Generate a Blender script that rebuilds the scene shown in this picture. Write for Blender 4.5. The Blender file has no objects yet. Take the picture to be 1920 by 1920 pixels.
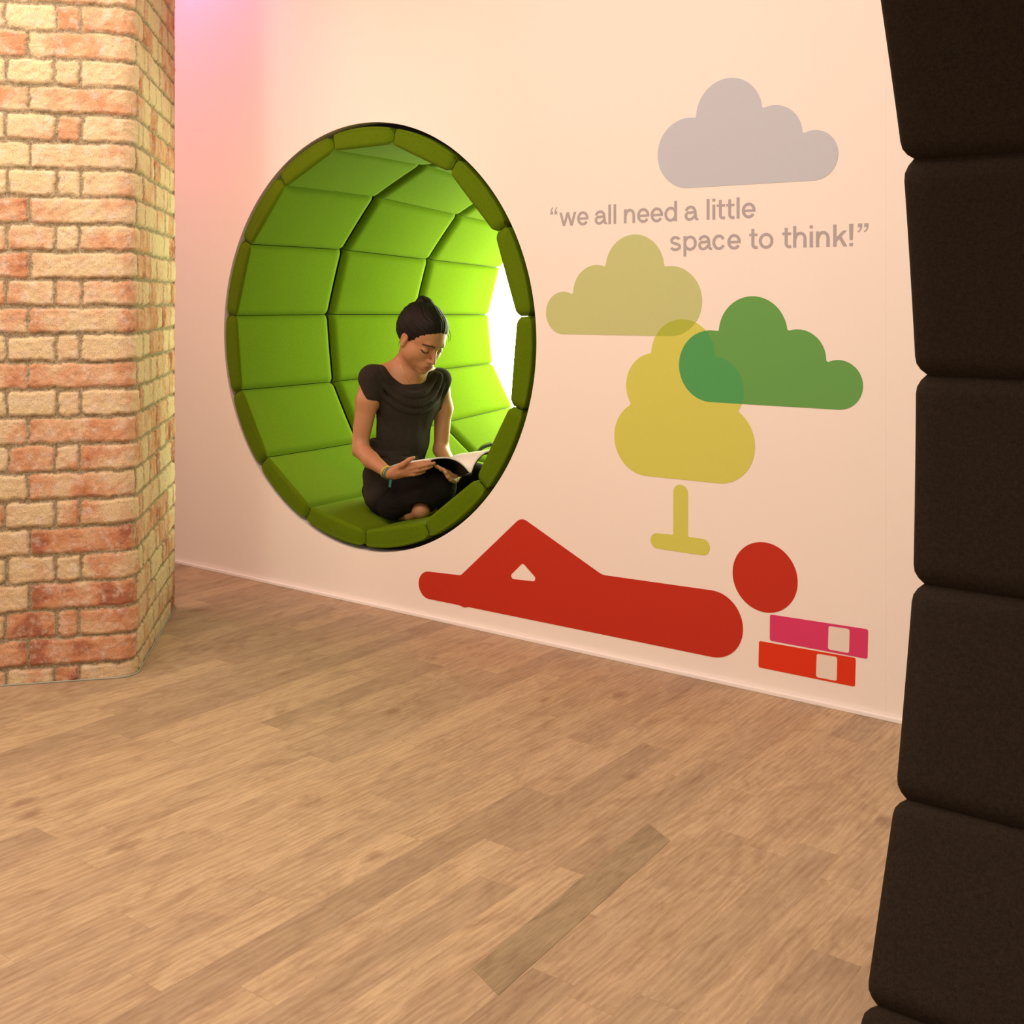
import bpy, bmesh, math, random
import numpy as np
from mathutils import Vector, Matrix
from mathutils.geometry import delaunay_2d_cdt

sc = bpy.context.scene
C = sc.collection
random.seed(7)
rng = np.random.default_rng(7)
PI = math.pi

# ------------------------------------------------------------------ camera
# world: X runs to the right along the mural wall (wall face at y = 0), +Y goes into the wall, z up
F_PX = 2179.0
CAMX, CAMY, CAMZ = 2.788, -2.858, 1.05
YAW = math.atan2(0.6015, 0.7988)
cam_data = bpy.data.cameras.new('camera')
cam = bpy.data.objects.new('camera', cam_data)
C.objects.link(cam)
cam.location = (CAMX, CAMY, CAMZ)
cam.rotation_euler = (PI / 2, 0, YAW)
cam_data.sensor_width = 36.0
cam_data.lens = 36.0 * F_PX / 1920.0
cam_data.shift_y = -(960 - 554) / 1920.0
cam_data.clip_start = 0.05
sc.camera = cam

# ------------------------------------------------------------------ world, lights, exposure
w = bpy.data.worlds.new('world')
sc.world = w
w.use_nodes = True
w.node_tree.nodes['Background'].inputs[0].default_value = (1.0, 0.80, 0.66, 1)
w.node_tree.nodes['Background'].inputs[1].default_value = 0.38

sc.view_settings.view_transform = 'Standard'
sc.view_settings.look = 'None'
sc.view_settings.exposure = 0.76
sc.view_settings.gamma = 1.0
sc.view_settings.use_curve_mapping = False


def area(name, loc, target, sx, sy, power, col, spread=PI):
    d = bpy.data.lights.new(name, 'AREA')
    d.shape = 'RECTANGLE'
    d.size, d.size_y = sx, sy
    d.energy = power
    d.color = col
    d.spread = spread
    o = bpy.data.objects.new(name, d)
    C.objects.link(o)
    o.location = loc
    o.rotation_euler = (Vector(target) - Vector(loc)).to_track_quat('-Z', 'Y').to_euler()
    return o


def spot(name, loc, target, power, col, ang, blend, rad):
    d = bpy.data.lights.new(name, 'SPOT')
    d.energy = power
    d.color = col
    d.spot_size = math.radians(ang)
    d.spot_blend = blend
    d.shadow_soft_size = rad
    o = bpy.data.objects.new(name, d)
    C.objects.link(o)
    o.location = loc
    o.rotation_euler = (Vector(target) - Vector(loc)).to_track_quat('-Z', 'Y').to_euler()
    return o


area('ceiling_wash_light', (1.0, -1.75, 2.72), (1.0, -1.3, 0.0), 3.2, 2.0, 66, (1.0, 0.785, 0.65))
area('front_fill_light', (1.6, -5.3, 1.9), (0.2, 0.0, 1.4), 3.6, 1.6, 27, (1.0, 0.80, 0.67))  # unseen fill lamp added behind the camera to even out the wall light
area('corridor_light', (-2.2, -1.3, 1.9), (-0.8, 0.0, 0.9), 0.8, 0.8, 9, (1.0, 0.74, 0.68))
spot('pillar_light', (0.9, -2.5, 2.55), (-0.15, -1.1, 1.75), 44, (1.0, 0.88, 0.70), 60, 0.9, 0.12)
spot('pink_light', (-0.95, -0.42, 2.60), (-0.76, -0.01, 2.05), 27, (1.0, 0.07, 0.24), 90, 0.9, 0.05)


# ------------------------------------------------------------------ helpers


def tag(o, label=None, cat=None, group=None, kind=None):
    if label:
        o['label'] = label
    if cat:
        o['category'] = cat
    if group:
        o['group'] = group
    if kind:
        o['kind'] = kind
    return o


def empty(name, loc=(0, 0, 0), rz=0.0):
    o = bpy.data.objects.new(name, None)
    C.objects.link(o)
    o.location = loc
    o.rotation_euler = (0, 0, rz)
    o.empty_display_size = 0.1
    return o


def link(name, me, mat, parent=None, smooth=False):
    o = bpy.data.objects.new(name, me)
    C.objects.link(o)
    if mat is not None:
        me.materials.append(mat)
    if parent is not None:
        o.parent = parent
    if smooth:
        me.polygons.foreach_set('use_smooth', [True] * len(me.polygons))
    return o


def mesh(name, V, Fc, mat, parent=None, smooth=False):
    me = bpy.data.meshes.new(name)
    me.from_pydata([tuple(v) for v in V], [], [tuple(f) for f in Fc])
    me.update()
    return link(name, me, mat, parent, smooth)


def np_mesh(name, V, Q):
    me = bpy.data.meshes.new(name)
    V = np.asarray(V, np.float32)
    Q = np.asarray(Q, np.int32)
    k = Q.shape[1]
    me.vertices.add(len(V))
    me.vertices.foreach_set('co', V.ravel())
    me.loops.add(Q.size)
    me.loops.foreach_set('vertex_index', Q.ravel())
    me.polygons.add(len(Q))
    me.polygons.foreach_set('loop_start', np.arange(0, Q.size, k, dtype=np.int32))
    me.update(calc_edges=True)
    me.validate()
    return me


def grid_quads(nu, nv, closed_u=False):
    a = []
    for i in range(nu if closed_u else nu - 1):
        for j in range(nv - 1):
            i2 = (i + 1) % nu
            a.append((i * nv + j, i2 * nv + j, i2 * nv + j + 1, i * nv + j + 1))
    return a


def box_bm(bm, c, s, bev=0.0):
    r = bmesh.ops.create_cube(bm, size=1.0)
    for v in r['verts']:
        v.co = Vector((v.co.x * s[0] + c[0], v.co.y * s[1] + c[1], v.co.z * s[2] + c[2]))
    if bev > 0:
        es = list({e for v in r['verts'] for e in v.link_edges})
        bmesh.ops.bevel(bm, geom=es, offset=bev, segments=2, affect='EDGES')


def bm_obj(name, bm, mat, parent=None, smooth=False):
    me = bpy.data.meshes.new(name)
    bm.normal_update()
    bm.to_mesh(me)
    bm.free()
    return link(name, me, mat, parent, smooth)


def tube_geo(P, R, n=8, caps=True):
    V, Fc = [], []
    P = [Vector(p) for p in P]
    if not hasattr(R, '__len__'):
        R = [R] * len(P)
    prev = None
    for i, p in enumerate(P):
        t = (P[min(i + 1, len(P) - 1)] - P[max(i - 1, 0)]).normalized()
        if prev is None:
            a = t.cross(Vector((0, 0, 1)))
            if a.length < 1e-3:
                a = t.cross(Vector((1, 0, 0)))
        else:
            a = prev - t * prev.dot(t)
        a.normalize()
        prev = a
        b = t.cross(a)
        for k in range(n):
            th = 2 * PI * k / n
            V.append(p + (a * math.cos(th) + b * math.sin(th)) * R[i])
    for i in range(len(P) - 1):
        for k in range(n):
            k2 = (k + 1) % n
            Fc.append((i * n + k, i * n + k2, (i + 1) * n + k2, (i + 1) * n + k))
    if caps:
        Fc.append(tuple(range(n - 1, -1, -1)))
        Fc.append(tuple(range((len(P) - 1) * n, len(P) * n)))
    return V, Fc


def merge(parts):
    V, Fc = [], []
    for v, f in parts:
        o = len(V)
        V += list(v)
        Fc += [tuple(i + o for i in q) for q in f]
    return V, Fc


# ------------------------------------------------------------------ materials
class NT:
    def __init__(self, name):
        self.m = bpy.data.materials.new(name)
        self.m.use_nodes = True
        self.t = self.m.node_tree
        self.b = self.t.nodes['Principled BSDF']

    def n(self, typ, **kw):
        nd = self.t.nodes.new(typ)
        for k, v in kw.items():
            setattr(nd, k, v)
        return nd

    def l(self, a, b):
        self.t.links.new(a, b)

    def setv(self, **kw):
        names = {'rough': 'Roughness', 'metal': 'Metallic', 'spec': 'Specular IOR Level', 'sheen': 'Sheen Weight',
                 'sheen_rough': 'Sheen Roughness', 'coat': 'Coat Weight'}
        for k, v in kw.items():
            self.b.inputs[names[k]].default_value = v

    def coords(self, kind='Object', scale=(1, 1, 1)):
        tc = self.n('ShaderNodeTexCoord')
        mp = self.n('ShaderNodeMapping')
        mp.inputs['Scale'].default_value = scale
        self.l(tc.outputs[kind], mp.inputs['Vector'])
        return mp.outputs['Vector']

    def noise(self, vec, scale, detail=4, rough=0.5, dist=0.0):
        nd = self.n('ShaderNodeTexNoise')
        nd.inputs['Scale'].default_value = scale
        nd.inputs['Detail'].default_value = detail
        nd.inputs['Roughness'].default_value = rough
        nd.inputs['Distortion'].default_value = dist
        self.l(vec, nd.inputs['Vector'])
        return nd.outputs['Fac']

    def mix(self, fac, a, b, blend='MIX'):
        nd = self.n('ShaderNodeMix', data_type='RGBA', blend_type=blend)
        for s, v in ((nd.inputs[0], fac), (nd.inputs[6], a), (nd.inputs[7], b)):
            if isinstance(v, (int, float)):
                s.default_value = v
            elif isinstance(v, tuple):
                s.default_value = v if len(v) == 4 else v + (1,)
            else:
                self.l(v, s)
        return nd.outputs[2]

    def math(self, op, a, b=None, c=None):
        nd = self.n('ShaderNodeMath', operation=op)
        for i, v in enumerate((a, b, c)):
            if v is None:
                continue
            if isinstance(v, (int, float)):
                nd.inputs[i].default_value = v
            else:
                self.l(v, nd.inputs[i])
        return nd.outputs[0]

    def ramp(self, fac, stops):
        nd = self.n('ShaderNodeValToRGB')
        e = nd.color_ramp.elements
        while len(e) < len(stops):
            e.new(0.5)
        for x, (p, c) in zip(e, stops):
            x.position = p
            x.color = c if len(c) == 4 else tuple(c) + (1,)
        self.l(fac, nd.inputs[0])
        return nd.outputs[0]

    def bump(self, h, strength=0.3, dist=0.002):
        nd = self.n('ShaderNodeBump')
        nd.inputs['Strength'].default_value = strength
        nd.inputs['Distance'].default_value = dist
        self.l(h, nd.inputs['Height'])
        self.l(nd.outputs[0], self.b.inputs['Normal'])

    def color(self, c):
        if isinstance(c, tuple):
            self.b.inputs['Base Color'].default_value = c if len(c) == 4 else c + (1,)
        else:
            self.l(c, self.b.inputs['Base Color'])


def srgb(r, g, b):
    f = lambda c: (c / 255 / 12.92) if c / 255 <= 0.04045 else ((c / 255 + 0.055) / 1.055) ** 2.4
    return (f(r), f(g), f(b))


def simple(name, col, rough=0.6, metal=0.0, spec=0.5, var=0.06, scale=60, bump=0.0):
    t = NT(name)
    v = t.coords()
    nz = t.noise(v, scale, 3)
    t.color(t.mix(nz, tuple(c * (1 - var) for c in col), tuple(min(1, c * (1 + var)) for c in col)))
    t.setv(rough=rough, metal=metal, spec=spec)
    if bump:
        t.bump(nz, bump, 0.001)
    return t.m


def fabric(name, col, col2, scale=900, bump=0.5, sheen=0.08, mott=0.5):
    t = NT(name)
    v = t.coords()
    fine = t.noise(v, scale, 3, 0.7)
    mid = t.noise(v, 240, 3, 0.6)
    broad = t.noise(v, 9, 2)
    f = t.math('ADD', t.math('MULTIPLY', fine, 0.6), t.math('MULTIPLY', mid, 0.4))
    c = t.ramp(f, [(0.36, col), (0.64, col2)])
    c = t.mix(t.math('MULTIPLY', broad, 0.16), c, tuple(x * 0.8 for x in col))
    t.color(c)
    t.setv(rough=0.95, spec=0.12, sheen=sheen, sheen_rough=0.5)
    t.b.inputs['Sheen Tint'].default_value = tuple(min(1, x * 1.6) for x in col2) + (1,)
    t.bump(f, bump, 0.0015)
    return t.m


# wall paint
t = NT('wall_paint')
v = t.coords()
t.color(t.mix(t.noise(v, 3.0, 3), (0.86, 0.80, 0.75), (0.89, 0.83, 0.78)))
t.bump(t.noise(v, 350, 3), 0.05, 0.0006)
t.setv(rough=0.75, spec=0.25)
M_WALL = t.m
M_WHITE = simple('white_gloss_paint', (0.90, 0.86, 0.84), 0.35, var=0.02)
M_CEIL = simple('ceiling_paint', (0.88, 0.85, 0.82), 0.9, var=0.02)

# oak strip floor: strips run into the wall (along y), random stagger per row
t = NT('oak_floor')
tc = t.n('ShaderNodeTexCoord')
sp = t.n('ShaderNodeSeparateXYZ')
t.l(tc.outputs['Object'], sp.inputs[0])
X, Y = sp.outputs[0], sp.outputs[1]
PW, PL = 0.082, 0.60
colx = t.math('FLOOR', t.math('DIVIDE', X, PW))
wn = t.n('ShaderNodeTexWhiteNoise', noise_dimensions='1D')
t.l(colx, wn.inputs['W'])
off = t.math('MULTIPLY', wn.outputs['Value'], PL)
yy = t.math('DIVIDE', t.math('ADD', Y, off), PL)
row = t.math('FLOOR', yy)
cmb = t.n('ShaderNodeCombineXYZ')
t.l(colx, cmb.inputs[0])
t.l(row, cmb.inputs[1])
wn2 = t.n('ShaderNodeTexWhiteNoise', noise_dimensions='3D')
t.l(cmb.outputs[0], wn2.inputs['Vector'])
rnd = wn2.outputs['Value']
rc = wn2.outputs['Color']
# grain coordinates: stretched along y and shifted per strip
gc = t.n('ShaderNodeCombineXYZ')
t.l(t.math('MULTIPLY', X, 1.0), gc.inputs[0])
t.l(t.math('MULTIPLY', Y, 0.07), gc.inputs[1])
t.l(t.math('MULTIPLY', rnd, 37.0), gc.inputs[2])
fine = t.noise(gc.outputs[0], 210, 6, 0.62, 0.6)
gc2 = t.n('ShaderNodeCombineXYZ')
t.l(X, gc2.inputs[0])
t.l(t.math('MULTIPLY', Y, 0.12), gc2.inputs[1])
t.l(t.math('MULTIPLY', rnd, 53.0), gc2.inputs[2])
mid = t.noise(gc2.outputs[0], 26, 4, 0.55, 1.2)
# cathedral figure
wv = t.n('ShaderNodeTexWave', wave_type='RINGS', rings_direction='Z', wave_profile='SIN')
gc3 = t.n('ShaderNodeCombineXYZ')
t.l(t.math('MULTIPLY', X, 1.0), gc3.inputs[0])
t.l(t.math('MULTIPLY', Y, 0.18), gc3.inputs[1])
t.l(t.math('MULTIPLY', rnd, 19.0), gc3.inputs[2])
t.l(gc3.outputs[0], wv.inputs['Vector'])
wv.inputs['Scale'].default_value = 22
wv.inputs['Distortion'].default_value = 9
wv.inputs['Detail'].default_value = 3
wv.inputs['Detail Scale'].default_value = 1.4
g = t.math('ADD', t.math('MULTIPLY', fine, 0.46), t.math('MULTIPLY', mid, 0.32))
g = t.math('ADD', g, t.math('MULTIPLY', wv.outputs['Fac'], 0.11))
base = t.ramp(g, [(0.22, (0.250, 0.170, 0.100)), (0.37, (0.365, 0.262, 0.163)), (0.53, (0.440, 0.334, 0.215)), (0.70, (0.52, 0.410, 0.274))])
tone = t.ramp(rnd, [(0.0, (0.82, 0.79, 0.78)), (0.35, (0.95, 0.93, 0.91)), (0.65, (1.03, 1.00, 0.96)), (1.0, (1.13, 1.12, 1.08))])
base = t.mix(1.0, base, tone, 'MULTIPLY')
# knots
vor = t.n('ShaderNodeTexVoronoi')
kc = t.n('ShaderNodeCombineXYZ')
t.l(X, kc.inputs[0])
t.l(t.math('MULTIPLY', Y, 0.55), kc.inputs[1])
t.l(kc.outputs[0], vor.inputs['Vector'])
vor.inputs['Scale'].default_value = 5.5
kn = t.ramp(t.math('ADD', vor.outputs['Distance'], t.math('MULTIPLY', t.noise(kc.outputs[0], 70, 3), 0.10)), [(0.095, (1, 1, 1)), (0.165, (0, 0, 0))])
base = t.mix(t.math('MULTIPLY', kn, 0.55), base, (0.17, 0.085, 0.045))
# joints
fx = t.math('FRACT', t.math('DIVIDE', X, PW))
fy = t.math('FRACT', yy)
ex = t.math('MINIMUM', fx, t.math('SUBTRACT', 1.0, fx))
ey = t.math('MINIMUM', fy, t.math('SUBTRACT', 1.0, fy))
jx = t.math('LESS_THAN', ex, 0.008)
jy = t.math('LESS_THAN', ey, 0.0013)
jj = t.math('MAXIMUM', jx, jy)
base = t.mix(t.math('MULTIPLY', jj, 0.22), base, (0.16, 0.09, 0.05))
pc = t.n('ShaderNodeCombineXYZ')
t.l(X, pc.inputs[0])
t.l(t.math('MULTIPLY', Y, 0.42), pc.inputs[1])
t.l(t.math('MULTIPLY', rnd, 11.0), pc.inputs[2])
patch = t.noise(pc.outputs[0], 15, 5, 0.62, 1.6)
base = t.mix(1.0, base, t.ramp(patch, [(0.30, (0.80, 0.76, 0.74)), (0.50, (1.0, 1.0, 1.0)), (0.72, (1.12, 1.12, 1.08))]), 'MULTIPLY')
fl = t.n('ShaderNodeCombineXYZ')
t.l(X, fl.inputs[0])
t.l(t.math('MULTIPLY', Y, 0.16), fl.inputs[1])
t.l(t.math('MULTIPLY', rnd, 71.0), fl.inputs[2])
flk = t.noise(fl.outputs[0], 430, 3, 0.7, 0.8)
base = t.mix(t.ramp(flk, [(0.27, (0.55, 0.55, 0.55)), (0.42, (0, 0, 0))]), base, (0.20, 0.115, 0.065))
t.color(base)
t.setv(rough=0.5, spec=0.42)
t.bump(g, 0.10, 0.001)
M_FLOOR = t.m

t = NT('grey_oak_plank')
v = t.coords(scale=(1, 0.1, 1))
nz = t.noise(v, 210, 6, 0.6, 0.6)
n2 = t.noise(t.coords(scale=(1, 0.2, 1)), 30, 3, 0.6, 1.5)
t.color(t.ramp(t.math('ADD', t.math('MULTIPLY', nz, 0.5), t.math('MULTIPLY', n2, 0.5)), [(0.33, (0.19, 0.135, 0.075)), (0.66, (0.36, 0.275, 0.165))]))
t.setv(rough=0.5, spec=0.4)
M_PLANK = t.m

# bricks: vertex colours carry the tone of each brick (r), the mortar mask (g) and a random value (b)
t = NT('stock_brick')
at = t.n('ShaderNodeAttribute', attribute_name='brick')
sp = t.n('ShaderNodeSeparateColor')
t.l(at.outputs['Color'], sp.inputs[0])
tone_, mort, rb = sp.outputs[0], sp.outputs[1], sp.outputs[2]
v = t.coords()
n1 = t.noise(v, 14, 3, 0.5)
n2 = t.noise(v, 130, 5, 0.7)
n3 = t.noise(v, 420, 3, 0.7)
n4 = t.noise(v, 36, 4, 0.65)
tt = t.math('ADD', tone_, t.math('MULTIPLY', t.math('SUBTRACT', n1, 0.5), 1.3))
tt = t.math('ADD', tt, t.math('MULTIPLY', t.math('SUBTRACT', n2, 0.5), 0.35))
bc = t.ramp(tt, [(0.05, (0.79, 0.65, 0.39)), (0.42, (0.78, 0.58, 0.36)), (0.60, (0.73, 0.42, 0.25)), (0.86, (0.64, 0.30, 0.16)), (1.0, (0.44, 0.17, 0.10))])
bc = t.mix(t.ramp(n4, [(0.50, (0, 0, 0)), (0.72, (0.7, 0.7, 0.7))]), bc, (0.82, 0.72, 0.62))
bc = t.mix(t.ramp(n3, [(0.34, (0.85, 0.85, 0.85)), (0.45, (0, 0, 0))]), bc, (0.34, 0.20, 0.09))
mc = t.ramp(t.math('ADD', t.math('MULTIPLY', n3, 0.6), t.math('MULTIPLY', n2, 0.4)), [(0.36, (0.13, 0.095, 0.055)), (0.5, (0.36, 0.28, 0.17)), (0.64, (0.66, 0.56, 0.40))])
t.color(t.mix(mort, bc, mc))
t.bump(t.math('ADD', n2, t.math('MULTIPLY', n3, 0.6)), 0.85, 0.005)
t.setv(rough=0.92, spec=0.2)
M_BRICK = t.m

M_GREEN = fabric('lime_felt', (0.078, 0.140, 0.001), (0.118, 0.202, 0.002), sheen=0.0)
M_DARKFELT = fabric('charcoal_felt', (0.013, 0.009, 0.006), (0.030, 0.022, 0.014), scale=600, sheen=0.25)
M_BLACK = simple('black_metal', (0.012, 0.012, 0.011), 0.22, spec=0.6)
M_SHELL = simple('dark_shell', (0.02, 0.02, 0.015), 0.8)
M_STRIP = simple('grey_sealant', (0.30, 0.33, 0.27), 0.5)


def vinyl(name, rgb):
    tt = NT(name)
    vv = tt.coords()
    nz = tt.noise(vv, 700, 2)
    c = srgb(*rgb)
    tt.color(tt.mix(nz, tuple(x * 0.95 for x in c), tuple(x * 1.05 for x in c)))
    tt.setv(rough=0.6, spec=0.3)
    return tt.m


# ------------------------------------------------------------------ room shell
PODX, PODZ = 0.0, 0.9094
HOLE = 0.7285


def cdt(polys, out=1):
    vs, fs = [], []
    for p in polys:
        o = len(vs)
        ar = sum(p[i][0] * p[(i + 1) % len(p)][1] - p[(i + 1) % len(p)][0] * p[i][1] for i in range(len(p)))
        if ar < 0:
            p = p[::-1]
        vs += [Vector((a, b)) for a, b in p]
        fs.append(list(range(o, o + len(p))))
    r = delaunay_2d_cdt(vs, [], fs, 0, 1e-7)
    return r[0], r[2], r[5]


def circ(cx, cz, r, n=96, a0=0, a1=2 * PI):
    return [(cx + r * math.cos(a0 + (a1 - a0) * i / n), cz + r * math.sin(a0 + (a1 - a0) * i / n)) for i in range(n)]


X0, X1, Y0, ZC = -3.0, 4.6, -5.6, 2.8
vs, fs, orig = cdt([[(X0, 0), (X1, 0), (X1, ZC), (X0, ZC)], circ(PODX, PODZ, HOLE, 192)])
V = [(a.x, 0.0, a.y) for a in vs]
Fc = [tuple(f) for f, o in zip(fs, orig) if 0 in o and 1 not in o]
nb = len(V)
ring = circ(PODX, PODZ, HOLE, 192)
V += [(a, 0.0, b) for a, b in ring] + [(a, 0.12, b) for a, b in ring]
for i in range(192):
    j = (i + 1) % 192
    Fc.append((nb + i, nb + 192 + i, nb + 192 + j, nb + j))
tag(mesh('wall_back', V, Fc, M_WALL), kind='structure')
tag(mesh('floor', [(X0, Y0, 0), (X1, Y0, 0), (X1, 0, 0), (X0, 0, 0)], [(0, 1, 2, 3)], M_FLOOR), kind='structure')
tag(mesh('ceiling', [(X0, Y0, ZC), (X0, 0, ZC), (X1, 0, ZC), (X1, Y0, ZC)], [(0, 1, 2, 3)], M_CEIL), kind='structure')
tag(mesh('wall_left', [(X0, Y0, 0), (X0, 0, 0), (X0, 0, ZC), (X0, Y0, ZC)], [(0, 1, 2, 3)], M_WALL), kind='structure')
tag(mesh('wall_right', [(X1, Y0, 0), (X1, Y0, ZC), (X1, 0, ZC), (X1, 0, 0)], [(0, 1, 2, 3)], M_WALL), kind='structure')
tag(mesh('wall_front', [(X0, Y0, 0), (X0, Y0, ZC), (X1, Y0, ZC), (X1, Y0, 0)], [(0, 1, 2, 3)], M_WALL), kind='structure')
bm = bmesh.new()
box_bm(bm, ((X0 + X1) / 2, -0.006, 0.005), (X1 - X0, 0.012, 0.010), 0.001)
tag(bm_obj('baseboard_back', bm, M_WHITE), kind='structure')
# edge of the printed wall covering to the right of the binders
bm = bmesh.new()
box_bm(bm, (1.795, -0.0002, 1.4), (0.0016, 0.0004, 2.78))
tag(bm_obj('trim_1', bm, M_WALL), kind='structure')
# replaced plank lying a little askew in the floor
mesh_pl = mesh('floor_plank', [(1.648, -1.447, 0.0006), (1.723, -1.478, 0.0006), (1.686, -0.888, 0.0006), (1.613, -0.848, 0.0006),
                               (1.648, -1.447, 0.0), (1.723, -1.478, 0.0), (1.686, -0.888, 0.0), (1.613, -0.848, 0.0)],
               [(0, 1, 2, 3), (0, 4, 5, 1), (1, 5, 6, 2), (2, 6, 7, 3), (3, 7, 4, 0)], M_PLANK)
tag(mesh_pl, 'greyish oak plank set slightly askew in the open wooden floor', 'plank')


# ------------------------------------------------------------------ numpy value noise
def vnoise(P, scale, seed=0):
    q = np.asarray(P, np.float32) * scale + 1000.0
    i = np.floor(q).astype(np.int64)
    f = q - i
    f = f * f * (3 - 2 * f)
    D = q.shape[-1]

    def h(*c):
        n = np.zeros(c[0].shape, np.uint64) + np.uint64(seed * 7919 + 17)
        for k, cc in enumerate(c):
            n = (n ^ (cc.astype(np.uint64) * np.uint64([73856093, 19349663, 83492791][k])))
            n = (n * np.uint64(2654435761)) & np.uint64(0xFFFFFFFF)
            n = n ^ (n >> np.uint64(15))
        return (n & np.uint64(0xFFFF)).astype(np.float32) / 65535.0
    out = 0
    for b in range(2 ** D):
        wgt = 1.0
        c = []
        for k in range(D):
            bit = (b >> k) & 1
            c.append(i[..., k] + bit)
            wgt = wgt * (f[..., k] if bit else 1 - f[..., k])
        out = out + wgt * h(*c)
    return out


# ------------------------------------------------------------------ brick pillar
def build_pillar():
    root = empty('brick_pillar', (-0.25, -0.75, 0))
    tag(root, 'pale yellow and orange brick pillar with rounded corner left of the green nook', 'pillar')
    K = Vector((0.034, -0.926))                    # corner of the two faces before rounding
    d1 = Vector((-0.645, -0.764)).normalized()     # along the front face, to the left
    d2 = Vector((-0.706, 0.708)).normalized()      # along the side face, to the back
    n1 = Vector((0.764, -0.645)).normalized()
    n2 = Vector((0.708, 0.706)).normalized()
    r = 0.052
    ang = math.acos(max(-1, min(1, n1.dot(n2))))
    tl = r * math.tan(ang / 2)
    cen = K + d1 * tl - n1 * r
    arc = r * ang
    L1, L2 = 0.62, 0.722
    step = 0.0036
    S = np.arange(-L1, L2 + step / 2, step)
    Z = np.arange(0.0, 2.79, step)
    base = np.zeros((len(S), 2))
    nor = np.zeros((len(S), 2))
    a1_ = math.atan2(n1.y, n1.x)
    for i, s in enumerate(S):
        if s < -arc / 2:
            dd = -s - arc / 2
            p = K + d1 * (tl + dd)
            nn = n1
        elif s > arc / 2:
            dd = s - arc / 2
            p = K + d2 * (tl + dd)
            nn = n2
        else:
            a = a1_ + (s + arc / 2) / arc * ang
            nn = Vector((math.cos(a), math.sin(a)))
            p = cen + nn * r
        base[i] = p
        nor[i] = nn
    # bricks: lists of joints per course (front: distances left of the corner; side: distances right)
    CH = 0.0749
    ncourse = int(2.79 / CH) + 2
    px = 0.00142
    toneA = {}
    # tones read from bottom to top: [outermost left ... corner]; 0 pale cream .. 1 red
    rows = [  # from the floor upward: (kind, tones of [far-left, header, closer, corner] or [left, corner])
        ('A', [.65, .75, .35, .9, .35]), ('B', [.75, .88]), ('A', [.55, .85, .75, .6]), ('B', [.35, .72]),
        ('A', [.3, .28, .3, .42]), ('B', [.32, .72]), ('A', [.6, .15, .6, .35]), ('B', [.15, .55]),
        ('A', [.2, .62, .5, .6]), ('B', [.5, .75]), ('A', [.22, .12, .6, .35]), ('B', [.66, .68]),
        ('A', [.1, .05, .6, .12]), ('B', [.45, .72]), ('A', [.65, .38, .5, .62]), ('B', [.72, .35]),
        ('A', [.62, .5, .3, .55]), ('B', [.78, .42]), ('A', [.1, .1, .2, .35]), ('B', [.1, .28]),
        ('A', [.1, .4, .55, .15]), ('B', [.7, .52]), ('A', [.1, .08, .4, .25]), ('B', [.68, .45]),
        ('A', [.4, .12, .55, .62])]
    B = []   # (s0,s1,z0,z1,tone)
    zoff = -0.030
    for c in range(ncourse):
        z0 = zoff + c * CH
        z1 = z0 + CH
        if c < len(rows):
            kind, tn = rows[c]
        else:
            kind = 'AB'[c % 2]
            tn = [random.random() * .8 for _ in range(4)]
        j = lambda: random.uniform(-0.004, 0.004)
        if kind == 'A':
            fr = [-0.62, -0.336, -0.316 + j(), -0.196 + j(), -0.132 + j()]
            tones = tn[-4:]
            fb = [(-0.62, -0.465, random.random() * .7), (-0.465, -0.322 + j(), tn[0])]
            e1, e2 = -0.198 + j(), -0.133 + j()
            fb += [(fb[-1][1], e1, tn[-3]), (e1, e2, tn[-2])]
            sd = 0.055 + j()
            fb.append((e2, sd, tn[-1]))
        else:
            e1 = -0.265 + j()
            fb = [(-0.62, -0.49, random.random() * .7), (-0.49, -0.360 + j(), random.random() * .7)]
            fb.append((fb[-1][1], e1, tn[0]))
            sd = 0.03 + j()
            fb.append((e1, sd, tn[-1]))
        B += [(a, b, z0, z1, tt) for a, b, tt in fb]
        s = sd
        k = 0
        while s < L2:
            wd = random.choice([0.06, 0.105, 0.108, 0.215]) if k else (0.06 if kind == 'A' else 0.11)
            B.append((s, min(s + wd, L2 + 0.05), z0, z1, random.random() * .85))
            s += wd
            k += 1
    SS, ZZ = np.meshgrid(S, Z, indexing='ij')
    P2 = np.stack([SS, ZZ], -1)
    ws = SS + (vnoise(P2, 55, 1) - .5) * 0.007 + (vnoise(P2, 160, 2) - .5) * 0.003
    wz = ZZ + (vnoise(P2, 30, 3) - .5) * 0.007 + (vnoise(P2, 140, 4) - .5) * 0.004
    H = np.zeros_like(SS)
    TN = np.zeros_like(SS)
    MO = np.ones_like(SS)
    RB = np.zeros_like(SS)
    for (s0, s1, z0, z1, tone) in B:
        i0, i1 = np.searchsorted(S, [s0 - .01, s1 + .01])
        j0, j1 = np.searchsorted(Z, [z0 - .01, z1 + .01])
        if i1 <= i0 or j1 <= j0:
            continue
        a, b = ws[i0:i1, j0:j1], wz[i0:i1, j0:j1]
        m = random.uniform(0.0028, 0.0048)
        rr = 0.009
        mz = random.uniform(0.0030, 0.0056)
        cx_, cz_ = (s0 + s1) / 2, (z0 + z1) / 2
        qx = np.abs(a - cx_) - ((s1 - s0) / 2 - m - rr)
        qz = np.abs(b - cz_) - ((z1 - z0) / 2 - mz - rr)
        sd = np.sqrt(np.maximum(qx, 0) ** 2 + np.maximum(qz, 0) ** 2) + np.minimum(np.maximum(qx, qz), 0) - rr
        kx = np.clip(-sd / 0.007, 0, 1)
        kx = 1 - (1 - kx) ** 2
        prot = random.uniform(0.006, 0.0105)
        tilt = random.uniform(-.02, .02) * (a - cx_)
        hh = kx * (prot + tilt)
        msk = sd < 0
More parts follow.
